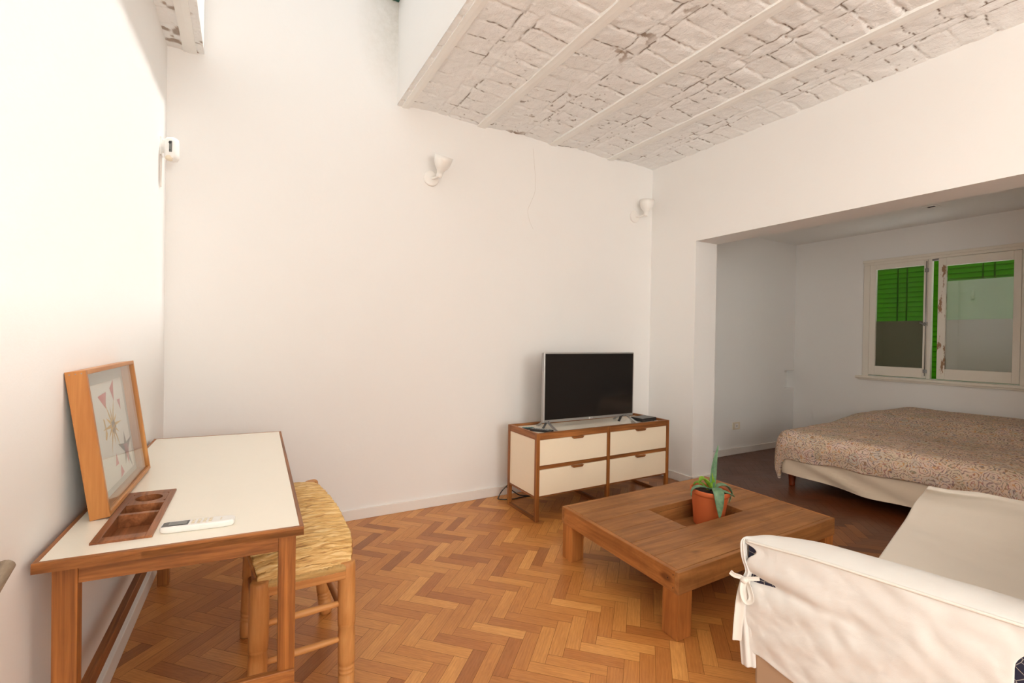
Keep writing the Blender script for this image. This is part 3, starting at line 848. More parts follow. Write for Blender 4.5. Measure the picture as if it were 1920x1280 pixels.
# skirt wrapping the four rails
def seat_ext(edge_pts, down):
    pass
o = obj('seat', bm, M['rush'], stool); solid(o, .016, 0, -1)
bm = bmesh.new()   # loops of rush over the front rail
def loops(u, v):
    x = lerp(.064, .314, u); a = lerp(-.3, PI*.75, v)
    r = .0125+.0028*abs(math.sin(u*PI*17+v*1.5))+.001*fbm((u*40, v*4, 1), 1, 2)
    return Vector((x, 1.712-.018*math.sin(a)*1.0+.004*v, .437+r*math.cos(a)*1.0+.006))
grid(bm, loops, 140, 12, uv=True)
obj('seat_weave', bm, M['rush'], stool)

# ------------------------------------------------------------------ worn wooden rail end on the left wall
bm = bmesh.new()
rp = [(-.398, 1.283, .793), (-.399, 1.265, .786), (-.402, 1.19, .755), (-.407, 1.00, .675)]
tube(bm, rp, lambda u: .0135*min(1, .55+u*9), 14)
for p in ((-.405, 1.12, .722),): rod(bm, p, (wl(p[1]), p[1], p[2]), .007, n=8)
tag(obj('handrail', bm, M['greywood']), 'greyish rounded end of a wooden rail on the left wall before the desk', 'rail')

# ------------------------------------------------------------------ TV cabinet
CXa, CXb, CYf, CYb = 1.735, 3.028, 2.712, 3.115
def cb(x, y, z):
    return (x, y+(x-CXa)*.018, z)
cab = thing('tv_cabinet', 'low teak-framed cabinet with four cream drawers below the television', 'cabinet', ((CXa+CXb)/2, (CYf+CYb)/2, 0))
pw = .027
for x in (CXa, 2.368, CXb-pw):
    for y in (CYf, CYb-pw): box('leg', M['teak_z'], cab, x, x+pw, y, y+pw, 0, .601, bev=.0015, fn=cb)
for x in (CXa, 2.368, CXb-pw): box('floor_rail', M['teak_y'], cab, x+.003, x+pw-.003, CYf+pw, CYb-pw, 0, .022, bev=.0015, fn=cb)
for nm, a, mt in (('top_rail', (CXa+pw, CXb-pw, CYf+.002, CYf+.022, .557, .602), 'teak_x'), ('top_rail', (CXa+pw, CXb-pw, CYb-.022, CYb-.002, .557, .602), 'teak_x'),
                  ('top_rail', (CXa+.002, CXa+.022, CYf+pw, CYb-pw, .557, .602), 'teak_y'), ('top_rail', (CXb-.022, CXb-.002, CYf+pw, CYb-pw, .557, .602), 'teak_y'),
                  ('drawer_divider', (CXa+pw, 2.368, CYf+.012, CYf+.03, .350, .378), 'teak_x'), ('drawer_divider', (2.368+pw, CXb-pw, CYf+.012, CYf+.03, .350, .378), 'teak_x'),
                  ('bottom_rail', (CXa+pw, CXb-pw, CYf+.014, CYb-.01, .158, .170), 'teak_x'), ('bottom_rail', (CXa+.004, CXa+.022, CYf+pw, CYb-pw, .156, .170), 'teak_y'), ('bottom_rail', (CXb-.022, CXb-.004, CYf+pw, CYb-pw, .156, .170), 'teak_y')):
    box(nm, M[mt], cab, *a, bev=.0012, fn=cb)
box('side_panel', M['drawer'], cab, CXa+.006, CXa+.020, CYf+pw, CYb-pw, .170, .557, bev=.0008, fn=cb)
box('side_panel', M['drawer'], cab, CXb-.020, CXb-.006, CYf+pw, CYb-pw, .170, .557, bev=.0008, fn=cb)
box('back_panel', M['drawer'], cab, CXa+pw, CXb-pw, CYb-.016, CYb-.006, .170, .557, bev=.0008, fn=cb)
box('top_panel', M['laminate'], cab, CXa+.022, CXb-.022, CYf+.022, CYb-.022, .570, .584, bev=.0008, fn=cb)
for (x0, x1, hc) in ((CXa+pw+.002, 2.366, 2.085), (2.368+pw+.002, CXb-pw-.002, 2.706)):
    for (z0, z1) in ((.379, .555), (.171, .349)):
        dr = box('drawer', M['drawer'], cab, x0, x1, CYf+.006, CYf+.022, z0, z1, bev=.0012, fn=cb)
        bm = bmesh.new()
        pr_ = [(-.052, 0), (.052, 0), (.040, -.013), (-.040, -.013)]
        a = [bm.verts.new(cb(hc+p, CYf+.007, z1+.001+q)) for p, q in pr_]; b = [bm.verts.new(cb(hc+p, CYf-.012, z1+.001+q)) for p, q in pr_]
        bm.faces.new(a); bm.faces.new(b)
        for k in range(4): bm.faces.new((a[k], a[(k+1) % 4], b[(k+1) % 4], b[k]))
        obj('handle', bm, M['teak_x'], dr)

# television
tv = thing('television', 'black flat-screen television with silver edge standing on the cream-drawer cabinet', 'television', (2.385, 2.95, .584))
TX0, TX1, TZ0, TZ1, TY = 1.938, 2.832, .622, 1.146, 2.95
bm = bmesh.new()
bx(bm, TX0, TX1, TY-.004, TY+.030, TZ0, TZ1, .006)
obj('bezel', bm, M['silver'], tv)
bm = bmesh.new(); bx(bm, TX0+.012, TX1-.012, TY-.0055, TY+.002, TZ0+.020, TZ1-.011, .0008); obj('screen', bm, M['screen'], tv)
bm = bmesh.new(); bx(bm, TX0+.006, TX1-.006, TY+.030, TY+.040, TZ0+.006, TZ1-.006, .003); bx(bm, TX0+.15, TX1-.15, TY+.040, TY+.075, TZ0+.02, TZ0+.30, .012); obj('rear_shell', bm, M['darkgrey'], tv)
def foot(xt, dxf, dxb):
    bm = bmesh.new()
    z0 = .585
    def strip(pts, wd):
        P = [inter(pts, k/12) for k in range(13)]
        d = Vector((wd/2, 0, 0)); up = Vector((0, 0, .005))
        prev = None
        for p in P:
            r_ = [bm.verts.new(p-d), bm.verts.new(p+d), bm.verts.new(p+d+up), bm.verts.new(p-d+up)]
            if prev:
                for k in range(4): bm.faces.new((prev[k], prev[(k+1) % 4], r_[(k+1) % 4], r_[k]))
            else: bm.faces.new(r_)
            prev = r_
        bm.faces.new(prev)
    strip([(xt, TY+.01, TZ0+.004), (xt+dxf*.2, TY-.03, TZ0+.0), (xt+dxf*.6, TY-.10, z0+.018), (xt+dxf, TY-.178, z0)], .024)
    strip([(xt, TY+.01, TZ0+.004), (xt+dxb*.3, TY+.04, TZ0), (xt+dxb, TY+.085, z0)], .026)
    return obj('foot', bm, [M['silver']], tv)
foot(1.975, -.030, -.03); foot(2.755, -.030, -.05)
for x0_, s_ in ((1.930, 1), (2.665, 1)):
    bm = bmesh.new()
    pts = [(x0_+.055, TY+.005, TZ0+.006), (x0_+.03, TY-.005, TZ0-.004), (x0_+.012, TY-.012, .598), (x0_+.0, TY-.014, .586)]
    prev = None
    for k in range(9):
        p = inter(pts, k/8); r_ = [bm.verts.new(p+Vector(q)) for q in ((0,-.014,0),(0,.014,0),(.004,.014,.006),(.004,-.014,.006))]
        if prev:
            for q in range(4): bm.faces.new((prev[q], prev[(q+1) % 4], r_[(q+1) % 4], r_[q]))
        else: bm.faces.new(r_)
        prev = r_
    bm.faces.new(prev); obj('foot_brace', bm, M['darkgrey'], tv)
def text_mesh(body, size, x, y, z, mat, parent, name):
    cu = bpy.data.curves.new(name, 'FONT'); cu.body = body; cu.size = size; cu.align_x = 'LEFT'; cu.extrude = .0003
    to = bpy.data.objects.new(name, cu); COL.objects.link(to)
    dg = bpy.context.evaluated_depsgraph_get(); dg.update()
    me = bpy.data.meshes.new_from_object(to.evaluated_get(dg))
    bpy.data.objects.remove(to)
    bm = bmesh.new(); bm.from_mesh(me)
    bmesh.ops.transform(bm, matrix=Matrix.Translation((x, y, z)) @ Matrix.Rotation(PI/2, 4, 'X'), verts=bm.verts)
    return obj(name, bm, mat, parent)
bm = bmesh.new(); rod(bm, (2.372, TY-.0045, TZ0+.010), (2.372, TY-.0055, TZ0+.010), .0075, n=20); obj('emblem', bm, M['white_plastic'], tv)
text_mesh('LG', .017, 2.383, TY-.0047, TZ0+.0045, M['white_plastic'], tv, 'lettering')

# things on the cabinet
bxs = thing('set_top_box', 'flat black set-top box beside the right foot of the television', 'set-top box', (2.89, 2.885, .584))
def sb(x, y, z):
    c, s_ = math.cos(.12), math.sin(.12); return (2.89+c*x-s_*y, 2.885+s_*x+c*y, .584+z)
box('body', M['black_plastic'], bxs, -.088, .088, -.062, .062, .004, .030, bev=.004, fn=sb)
bm = bmesh.new(); bx(bm, -.08, .08, -.0635, -.061, .012, .018, 0, sb); obj('front_strip', bm, M['darkgrey'], bxs)
for a in (-.07, .07):
    for b in (-.045, .045):
        bm = bmesh.new(); rod(bm, sb(a, b, 0), sb(a, b, .006), .008, n=10); obj('rubber_foot', bm, M['darkgrey'], bxs)
tr = thing('remote_control', 'black television remote lying at the left end of the cabinet top', 'remote control', (1.845, 2.86, .584))
def t2(x, y, z):
    c, s_ = math.cos(-.95), math.sin(-.95); return (1.858+c*x-s_*y, 2.845+s_*x+c*y, .584+z)
box('body', M['black_plastic'], tr, -.085, .085, -.021, .021, .0, .018, bev=.004, fn=t2)
bm = bmesh.new()
for i in range(7):
    for j in range(3): bx(bm, -.062+i*.019-.005, -.062+i*.019+.005, -.012+j*.012-.0035, -.012+j*.012+.0035, .0175, .0198, .0008, t2)
obj('buttons', bm, M['grey_rubber'], tr)
tr = thing('remote_control', 'small remote with teal buttons behind the black remote on the cabinet', 'remote control', (1.80, 2.95, .584))
def t3(x, y, z):
    c, s_ = math.cos(-.35), math.sin(-.35); return (1.815+c*x-s_*y, 2.955+s_*x+c*y, .584+z)
box('body', M['black_plastic'], tr, -.045, .045, -.018, .018, .0, .014, bev=.003, fn=t3)
bm = bmesh.new()
for i in range(4): bx(bm, -.034+i*.02-.006, -.034+i*.02+.006, -.010, .010, .0138, .017, .001, t3)
obj('buttons', bm, M['teal'], tr)
# power cable under the cabinet
bm = bmesh.new()
tube(bm, [(1.93, 3.25, .16), (1.86, 3.255, .12), (1.80, 3.25, .085), (1.755, 3.24, .055), (1.728, 3.235, .02), (1.722, 3.23, .006), (1.76, 3.20, .005), (1.84, 3.18, .005), (1.93, 3.19, .005), (2.02, 3.17, .005)], .0042)
tube(bm, [(1.80, 3.25, .085), (1.85, 3.24, .05), (1.90, 3.22, .015), (1.96, 3.20, .005), (2.04, 3.15, .005)], .0042)
tag(obj('power_cable', bm, M['black_plastic']), 'black power cable looping to the floor behind the cabinet leg', 'cable')

# ------------------------------------------------------------------ coffee table
TA, TU, TV = Vector((1.572, 1.356, 0)), Vector((1.268, .033, 0)), Vector((.030, .868, 0))
ul, vl = TU.length, TV.length
def ct(x, y, z):
    p = TA+TU*(x/ul)+TV*(y/vl); return (p.x, p.y, z)
tab = thing('coffee_table', 'low chunky stained-pine coffee table with a square well in its top', 'coffee table', tuple(TA+(TU+TV)/2))
ZT = .290
hx0, hx1, hy0, hy1 = .415, .895, .312, .585
def plank(x0, x1, y0, y1):
    return (x0, x1, y0+.0008, y1-.0008)
sk_ = .022
for (x0, x1, y0, y1) in ((sk_, ul-sk_, sk_, .160), (sk_, ul-sk_, .160, hy0), (sk_, hx0, hy0, .455), (sk_, hx0, .455, hy1), (hx1, ul-sk_, hy0, .430), (hx1, ul-sk_, .430, hy1), (sk_, ul-sk_, hy1, .715), (sk_, ul-sk_, .715, vl-sk_)):
    box('top_board', M['pine_x'], tab, *plank(x0, x1, y0, y1), ZT-.028, ZT+.0005*random.uniform(-1, 1), bev=.0018, fn=ct)
for a, mt in (((0, ul, 0, sk_), 'pine_x'), ((0, ul, vl-sk_, vl), 'pine_x'), ((0, sk_, sk_, vl-sk_), 'pine_y'), ((ul-sk_, ul, sk_, vl-sk_), 'pine_y')):
    box('apron', M[mt], tab, *a, .196, ZT-.001, bev=.003, fn=ct)
bm = bmesh.new()
wt = .018
bx(bm, hx0-wt, hx0, hy0-wt, hy1+wt, .185, ZT-.03, 0, ct); bx(bm, hx1, hx1+wt, hy0-wt, hy1+wt, .185, ZT-.03, 0, ct)
bx(bm, hx0, hx1, hy0-wt, hy0, .185, ZT-.03, 0, ct); bx(bm, hx0, hx1, hy1, hy1+wt, .185, ZT-.03, 0, ct)
bx(bm, hx0-wt, hx1+wt, hy0-wt, hy1+wt, .170, .185, 0, ct)
obj('well_box', bm, M['pine_x'], tab)
for x in (.004, ul-.094):
    for y in (.004, vl-.094): box('leg', M['pine_z'], tab, x+.0, x+.088, y+.0, y+.088, 0, .1955, bev=.003, fn=ct)
for x, z in ((.03, .215), (.03, .27), (.06, .245)):
    bm = bmesh.new(); rod(bm, ct(-.0005, x, z), ct(.004, x, z), .0028, n=8); obj('nail_head', bm, M['hole'], tab)

# ------------------------------------------------------------------ potted plant in the table well
PX, PY, PZ = 2.365, 1.835, .1852
pl = thing('potted_plant', 'young aloe-like plant in a terracotta pot sunk in the coffee table', 'potted plant', (PX, PY, PZ))
tilt = Matrix.Translation((PX, PY, PZ)) @ Matrix.Rotation(.045, 4, Vector((-.49, .87, 0)).cross(Vector((0,0,1))).normalized().cross(Vector((0,0,1))).normalized())
tilt = Matrix.Translation((PX, PY, PZ)) @ Matrix.Rotation(math.radians(2.5), 4, Vector((.49, .87, 0)))
bm = bmesh.new()
prof = [(.070, 0), (.078, .001), (.080, .006), (.099, .172), (.1005, .178), (.108, .181), (.110, .186), (.110, .202), (.107, .206), (.102, .206), (.100, .200), (.094, .165), (.090, .150)]
lathe(bm, prof, 48, tilt, True, True)
obj('pot', bm, M['terracotta'], pl)
bm = bmesh.new()
def soil(u, v):
    r = .0965*u; a = 2*PI*v; return tilt @ Vector((r*math.cos(a), r*math.sin(a), .180+.012*fbm((r*40*math.cos(a), r*40*math.sin(a), 1), 1, 3)))
grid(bm, soil, 10, 32); bmesh.ops.remove_doubles(bm, verts=bm.verts, dist=1e-5); obj('soil', bm, M['soil'], pl, smooth=True)
def leaf(path, width, mat, cup=.25, name='leaf', side=None):
    bm = bmesh.new()
    n = 22; path = [Vector(p) for p in path]
    def f(u, v):
        p = inter(path, u); d = (inter(path, min(1, u+.02))-inter(path, max(0, u-.02))).normalized()
        s_ = side if side is not None else d.cross(Vector((0, 0, 1)))
        if s_.length < .05: s_ = Vector((.87, -.49, 0))
        s_ = (s_-d*s_.dot(d)).normalized(); nrm = s_.cross(d).normalized()
        wd = width*(math.sin(PI*(u*.86+.14))**.6)*(1-u**5)*.5+.0008
        t_ = v*2-1
        return p+s_*wd*t_+nrm*cup*wd*(t_*t_-.35)
    grid(bm, f, n, 6)
    o = obj(name, bm, mat, pl, smooth=True); solid(o, .005, 1); return o
c0 = Vector((2.378, 1.822, .385))
RT = Vector((.871, -.491, 0)); TOC = Vector((-.49, -.871, 0))    # across the view, and toward the sofa side
leaf([c0, c0+RT*.004+Vector((0,0,.07)), c0+RT*.012+Vector((0,0,.16)), c0+RT*.033+Vector((0,0,.262))], .034, M['leaf'], .55, side=RT)
leaf([c0+RT*.004, c0+RT*.006+Vector((0,0,.03)), c0-RT*.004+Vector((0,0,.07)), c0+RT*.0+Vector((0,0,.10))], .030, M['leafyoung'], .5, side=RT)
leaf([c0-Vector((0,0,.005)), c0+TOC*.06+Vector((0,0,.030)), c0+TOC*.115+Vector((0,0,.012))-RT*.008, c0+TOC*.135+Vector((0,0,-.06))-RT*.012, c0+TOC*.138+Vector((0,0,-.125))-RT*.014], .062, M['leaf'], .2, side=RT)
leaf([c0, c0-RT*.05+TOC*.02+Vector((0,0,.022)), c0-RT*.098+TOC*.03+Vector((0,0,.028)), c0-RT*.128+TOC*.03+Vector((0,0,.008)), c0-RT*.132+TOC*.03+Vector((0,0,-.030))], .034, M['leaf'], .3)
leaf([c0, c0+RT*.045+TOC*.0+Vector((0,0,.030)), c0+RT*.090+Vector((0,0,.022)), c0+RT*.112+Vector((0,0,-.02)), c0+RT*.100+Vector((0,0,-.075))], .046, M['leaf'], .3)
leaf([c0, c0+RT*.040+TOC*.06+Vector((0,0,.010)), c0+RT*.078+TOC*.07+Vector((0,0,.0)), c0+RT*.104+TOC*.06+Vector((0,0,-.02))], .036, M['leaf'], .3)
leaf([c0, c0+RT*.02-TOC*.05+Vector((0,0,.02)), c0+RT*.05-TOC*.09+Vector((0,0,.03)), c0+RT*.07-TOC*.12+Vector((0,0,.01))], .03, M['leaf'], .3)
leaf([c0, c0-RT*.02+Vector((0,0,.028)), c0-RT*.045+Vector((0,0,.062)), c0-RT*.066+Vector((0,0,.060)), c0-RT*.076+Vector((0,0,.030))], .060, M['leafyoung'], .5)
leaf([c0-RT*.02, c0-RT*.05-TOC*.02+Vector((0,0,.03)), c0-RT*.08-TOC*.03+Vector((0,0,.035)), c0-RT*.098-TOC*.03+Vector((0,0,.018))], .03, M['leafyoung'], .3)

# ------------------------------------------------------------------ armchair / sofa under a white slipcover
SO = Vector((1.474, .965, 0)); SR = Vector((.98, .199, 0)); SS = Vector((.199, -.98, 0))
def sf(r, s, z):
    p = SO+SR*r+SS*s; return (p.x, p.y, z)
sofa = thing('sofa', 'small sofa under a loose white cotton slipcover in front of the bed', 'sofa', sf(.65, .5, 0))
bm = bmesh.new()
bx(bm, .004, .135, .060, .93, .15, .580, .022, sf); bx(bm, .002, .024, -.020, .10, .22, .582, .008, sf)
bx(bm, .10, 1.25, .24, .93, .16, .385, .03, sf)
bx(bm, 1.235, 1.33, .30, .93, .14, .545, .03, sf)
bx(bm, .06, 1.30, .78, .95, .16, .80, .06, sf)
obj('upholstery', bm, M['navy'], sofa)
for a in (.06, 1.24):
    for b in (.09, .85):
        bm = bmesh.new(); q = sf(a, b, 0); lathe(bm, [(.018, 0), (.026, .145)], 14, Matrix.Translation(q)); obj('leg', bm, M['bedleg'], sofa)
# near arm cover: inner side, over the top, down the outer side
def armw(s):
    return .012+.150*(1-math.exp(-max(0, s+.03)/.085)) if s > -.03 else .012
def armcover(u, v):
    s = lerp(-.030, .66, u)
    w_ = armw(s)
    zt = .600+.010*ss(-.03, .2, s)-.012*(1-ss(-.03, .03, s))
    hem = lerp(.225, .19, ss(0, .2, s))
    # profile along v: outer hem -> outer top -> over -> inner
    r_out = -.006
    k = v
    if k < .62:
        tt = k/.62
        z = lerp(hem, zt-.012, tt)
        s = lerp(-.030, .595+.065*ss(.50, .60, z), u)
        bul = .010*math.sin(PI*tt)
        pinch = math.exp(-((z-.475)/.035)**2)*math.exp(-((s+.02)/.10)**2)
        fold = .010*fbm((s*7+z*3, z*5-s*4, 2), 1, 3)
        diag = .0045*math.sin((z*1.25-s*.55)*44+3*fbm((s*3, z*3, 5), 1, 2))*math.exp(-((z-.36)/.11)**2)
        zf = lerp(.470, .452, ss(-.03, .3, s)); am = math.exp(-((s-.02)/.22)**2)
        under = -.016*am*math.exp(-((z-zf)/.016)**2)+.011*am*math.exp(-((z-zf-.035)/.03)**2)
        under += .0065*fbm((s*13-z*8, z*20+s*12, 9), 1, 3)+.003*math.sin((z*.9+s*.75)*70+4*fbm((s*4, z*4, 2), 1, 2))*(.5+fbm((s*5, z*5, 8), 1, 2))
        r = r_out-bul-under*.8-fold*.7-diag*.6+.018*pinch
        s2 = s + .006*pinch + (1-ss(-.03, .10, s))*(.034*math.exp(-((z-.562)/.020)**2)+.036*ss(.36, .40, z)*(1-ss(.44, .465, z))+.008*(1-ss(.30, .36, z))) + (.012*(1-u)**8)*math.sin(tt*9)
        return Vector(sf(r, s2, z))
    tt = (k-.62)/.38
    if tt < .55:
        a = tt/.55
        r = lerp(r_out, w_, a); z = zt-.012+.022*math.sin(PI*a)**.8-.006*a
    else:
        a = (tt-.55)/.45
        r = w_+.006*math.sin(PI*a); z = lerp(zt-.018, .40, a)
    return Vector(sf(r, s, z+.003*fbm((s*9, r*9, 1), 1, 2)))
bm = bmesh.new(); grid(bm, armcover, 70, 80)
o = obj('arm_cover', bm, M['slip'], sofa); solid(o, .004, 1)
# hem seam along the outer top edge
bm = bmesh.new()
tube(bm, [sf(-.008, lerp(-.02, .62, k/8), .588+.010*ss(-.03, .2, lerp(-.02, .62, k/8))) for k in range(9)], .0045, 8)
obj('seam', bm, M['hem'], sofa)
# front panel hanging at the tied slit
def curt(Lc, Rc, n=1):
    def f(u, v):
        a = inter(Lc, v); b = inter(Rc, v)
        p = a.lerp(b, u)
        return p+Vector((-.54*.0, 0, 0))+Vector((-.84, -.54, 0))*(.010*math.sin(PI*u)+.004*math.sin(u*13+v*3))
    return f
L_ = [sf(.022, -.024, .594), sf(-.002, -.034, .593), sf(-.014, -.038, .575), sf(-.012, -.034, .53), sf(-.006, -.024, .49), sf(-.012, -.030, .46), sf(-.016, -.04, .36), sf(-.014, -.036, .27), sf(-.011, -.028, .172)]
R_ = [sf(.034, -.020, .592), sf(.014, -.030, .592), sf(.006, -.026, .575), sf(.004, -.020, .53), sf(.004, -.006, .49), sf(-.001, -.008, .46), sf(-.004, -.004, .36), sf(.002, .006, .27), sf(.006, .016, .178)]
bm = bmesh.new(); grid(bm, curt(L_, R_), 10, 40); solid(obj('front_panel', bm, M['slip'], sofa), .003, 1)
# ribbon tie: knot, bow loop, two tails
def ribbon(pts, wd, nm, twist=0.0):
    bm = bmesh.new()
    def f(u, v):
        p = inter(pts, u); d = (inter(pts, min(1, u+.03))-inter(pts, max(0, u-.03))).normalized()
        vw = Vector((.84, .54, 0)); s_ = d.cross(vw)
        if s_.length < .05: s_ = Vector((0, 0, 1))
        s_.normalize()
        a = twist*u; s_ = s_*math.cos(a)+vw*math.sin(a)
        return p+s_*wd*(v-.5)+vw*.003*math.sin(v*PI)
    grid(bm, f, 24, 4); solid(obj(nm, bm, M['hem'], sofa), .003, 1)
K = Vector(sf(-.016, -.022, .466)); LV = Vector((-.54, .84, 0)); TC = Vector((-.84, -.54, 0))
kk = [K+TC*.012]
ribbon([K+TC*.014, K+TC*.018+LV*.012+Vector((0,0,.008)), K+TC*.018+LV*.030+Vector((0,0,.010)), K+TC*.014+LV*.042+Vector((0,0,.016))], .016, 'ribbon')
ribbon([K+TC*.016, K+TC*.030+LV*.004+Vector((0,0,-.03)), K+TC*.034-LV*.006+Vector((0,0,-.062)), K+TC*.036-LV*.022+Vector((0,0,-.050)), K+TC*.024-LV*.014+Vector((0,0,-.015)), K+TC*.014-LV*.004+Vector((0,0,.0))], .018, 'ribbon', .6)
ribbon([K+TC*.012-LV*.004, K+TC*.016+LV*.008+Vector((0,0,-.06)), K+TC*.020+LV*.014+Vector((0,0,-.13)), K+TC*.018+LV*.018+Vector((0,0,-.205))], .030, 'ribbon', .4)
ribbon([K+TC*.006-LV*.004, K+TC*.004-LV*.022+Vector((0,0,.004)), K-LV*.045+Vector((0,0,.008))], .014, 'ribbon')
bm = bmesh.new(); bmesh.ops.create_uvsphere(bm, u_segments=14, v_segments=10, radius=.012, matrix=Matrix.Translation(K+TC*.016) @ Matrix.Diagonal((1, 1, .8, 1)))
obj('knot', bm, M['hem'], sofa, smooth=True)
# seat throw: from inside the near arm across the seat and up over the far arm
FR = [Vector(sf(.150, .215, .418)), Vector(sf(.42, .212, .424)), Vector((2.17, .893, .430)), Vector((2.45, .957, .436)), Vector((2.62, .985, .462)), Vector((2.705, .985, .520)), Vector((2.712, .958, .574)), Vector((2.690, .940, .600)), Vector((2.735, .945, .603)), Vector((2.80, .955, .56)), Vector((2.815, .958, .40))]
BKc = [Vector(sf(.150, .78, .418)), Vector(sf(.42, .78, .420)), Vector(sf(.70, .78, .420)), Vector(sf(.95, .78, .425)), Vector(sf(1.10, .78, .46)), Vector(sf(1.19, .78, .53)), Vector(sf(1.225, .78, .58)), Vector(sf(1.27, .78, .600)), Vector(sf(1.315, .78, .600)), Vector(sf(1.355, .78, .56)), Vector(sf(1.36, .78, .40))]
def throw(u, v):
    a = inter(FR, u); b = inter(BKc, u); p = a.lerp(b, v)
    k = fbm((p.x*3.2, p.y*3.2, 4), 1, 3)*.016+fbm((p.x*11, p.y*4, 7), 1, 3)*.010
    dip = -.012*math.sin(PI*min(1, v*1.2))*(1 if .1 < u < .75 else 0)
    return p+Vector((0, 0, k*min(1, v*5+.35)+dip*0))
bm = bmesh.new(); grid(bm, throw, 70, 40); solid(obj('seat_cover', bm, M['slip2'], sofa), .004, 1)
def throwfront(u, v):
    a = inter(FR, u*.56)+Vector((0, 0, .0)); d = -.19*v
    return a+Vector((0, 0, d))+Vector((-.199, .98, 0))*(.012*math.sin(PI*v*.9)+.008*fbm((u*14, v*2, 3), 1, 2)*v)
bm = bmesh.new(); grid(bm, throwfront, 40, 14); solid(obj('seat_valance', bm, M['slip2'], sofa), .004, 1)
bm = bmesh.new()
def backc(u, v):
    r = lerp(.0, 1.36, u)
    prof = [(.745, .42), (.735, .62), (.745, .80), (.80, .855), (.90, .86), (.965, .82), (.975, .5), (.975, .18)]
    q = inter([(a, b, 0) for a, b in prof], v); return Vector(sf(r, q.x+.008*fbm((r*4, v*4, 2), 1, 2), q.y))
grid(bm, backc, 40, 40); solid(obj('back_cover', bm, M['slip'], sofa), .004, 1)
bm = bmesh.new(); bx(bm, -.001, .10, .010, .62, .125, .225, .008, sf); obj('lining', bm, M['brownfabric'], sofa)

# ------------------------------------------------------------------ bed and duvet
bed = thing('bed', 'double bed base in beige sheet on short brown legs under the window', 'bed', (4.96, 1.72, 0))
def bb_(x, y, z): return (x, y, z)
bm = bmesh.new()
def bside(u, v):
    # runs round the four sides
    per = [(5.82, 2.435), (4.10, 2.435), (4.10, 1.0), (5.82, 1.0), (5.82, 2.435)]
    k = u*4; i = min(3, int(k)); t_ = k-i
    x = lerp(per[i][0], per[i+1][0], t_); y = lerp(per[i][1], per[i+1][1], t_)
    zb = .108
    if i == 1: zb = lerp(.118, .092, t_)-.016*math.exp(-((t_-.45)/.12)**2)
    z = lerp(zb, .44, v)
    w_ = 0
    if i == 1: w_ = .014*math.sin((t_*1.0+v*.85)*17)*math.exp(-((t_+v*.5-.45)/.28)**2)+.008*fbm((t_*6, v*2, 0), 1, 2)
    if i == 1: x -= w_+.004
    return Vector((x, y, z))
grid(bm, bside, 160, 16)
bmesh.ops.remove_doubles(bm, verts=bm.verts, dist=1e-4)
bx(bm, 4.112, 5.81, 1.012, 2.425, .125, .43)
obj('base', bm, M['sheet'], bed)
for x in (4.19, 5.70):
    for y in (1.10, 2.40):
        bm = bmesh.new(); lathe(bm, [(.022, 0), (.026, .01), (.024, .03), (.030, .085), (.034, .095), (.034, .128)], 20, Matrix.Translation((x, y, 0))); obj('leg', bm, M['bedleg'], bed)
def duv(u, v):
    # u: left overhang -> top -> right overhang ; v: head -> top -> foot overhang
    OL, OR, Wd = .40, .40, 1.26
    su = u*(OL+Wd+OR)-OL                     # 0..Wd on top
    y = 2.355-min(max(su, 0), Wd)
    b = max(0, -su, su-Wd)
    side = 1 if su < 0 else -1
    OF = lerp(.345, .285, min(1, max(0, su/Wd)))+.006*math.sin(su*13)
    Lb = 1.63
    sv = v*(Lb+OF)
    x = 5.80-min(sv, Lb); a = max(0, sv-Lb)
    head = ss(4.75, 5.45, x)
    zt = .492+.045*ss(4.1, 4.7, x)*0.3+head*(.038+.080*ss(2.46, 2.14, y)*1.0)
    zt += .012*fbm((x*2.3, y*2.3, 1), 1, 3)+.006*fbm((x*8, y*5, 4), 1, 2)
    h = math.hypot(a, b)
    drop = h-.13*(1-math.exp(-h/.13)) if h > 0 else 0
    z = zt-drop*1.12
    rnd = (1-math.exp(-h/.085))
    ex = rnd*(a/h if h else 0); ey = rnd*(b/h if h else 0)
    x2 = x-.125*ex+.03*ss(.20, .34, a); y2 = y+side*(.170*ey)
    crease = .012*fbm((y*9, a*5, x*9), 1, 3)*rnd
    x2 -= crease*(1 if a > 0 else 0); y2 += side*crease*(1 if b > 0 else 0)
    return Vector((x2, y2, max(z, .028+.01*fbm((x*5, y*5, 0), 1, 1))))
bm = bmesh.new(); grid(bm, duv, 120, 110, uv=True)
lay = bm.loops.layers.uv.verify()
for f in bm.faces:
    for l in f.loops: l[lay].uv = (l[lay].uv[0]*2.12, l[lay].uv[1]*1.93)
o = obj('duvet', bm, M['duvet']); solid(o, .030, 1, -1)
tag(o, 'paisley print duvet in beige, pink and orange spread over the bed', 'duvet')

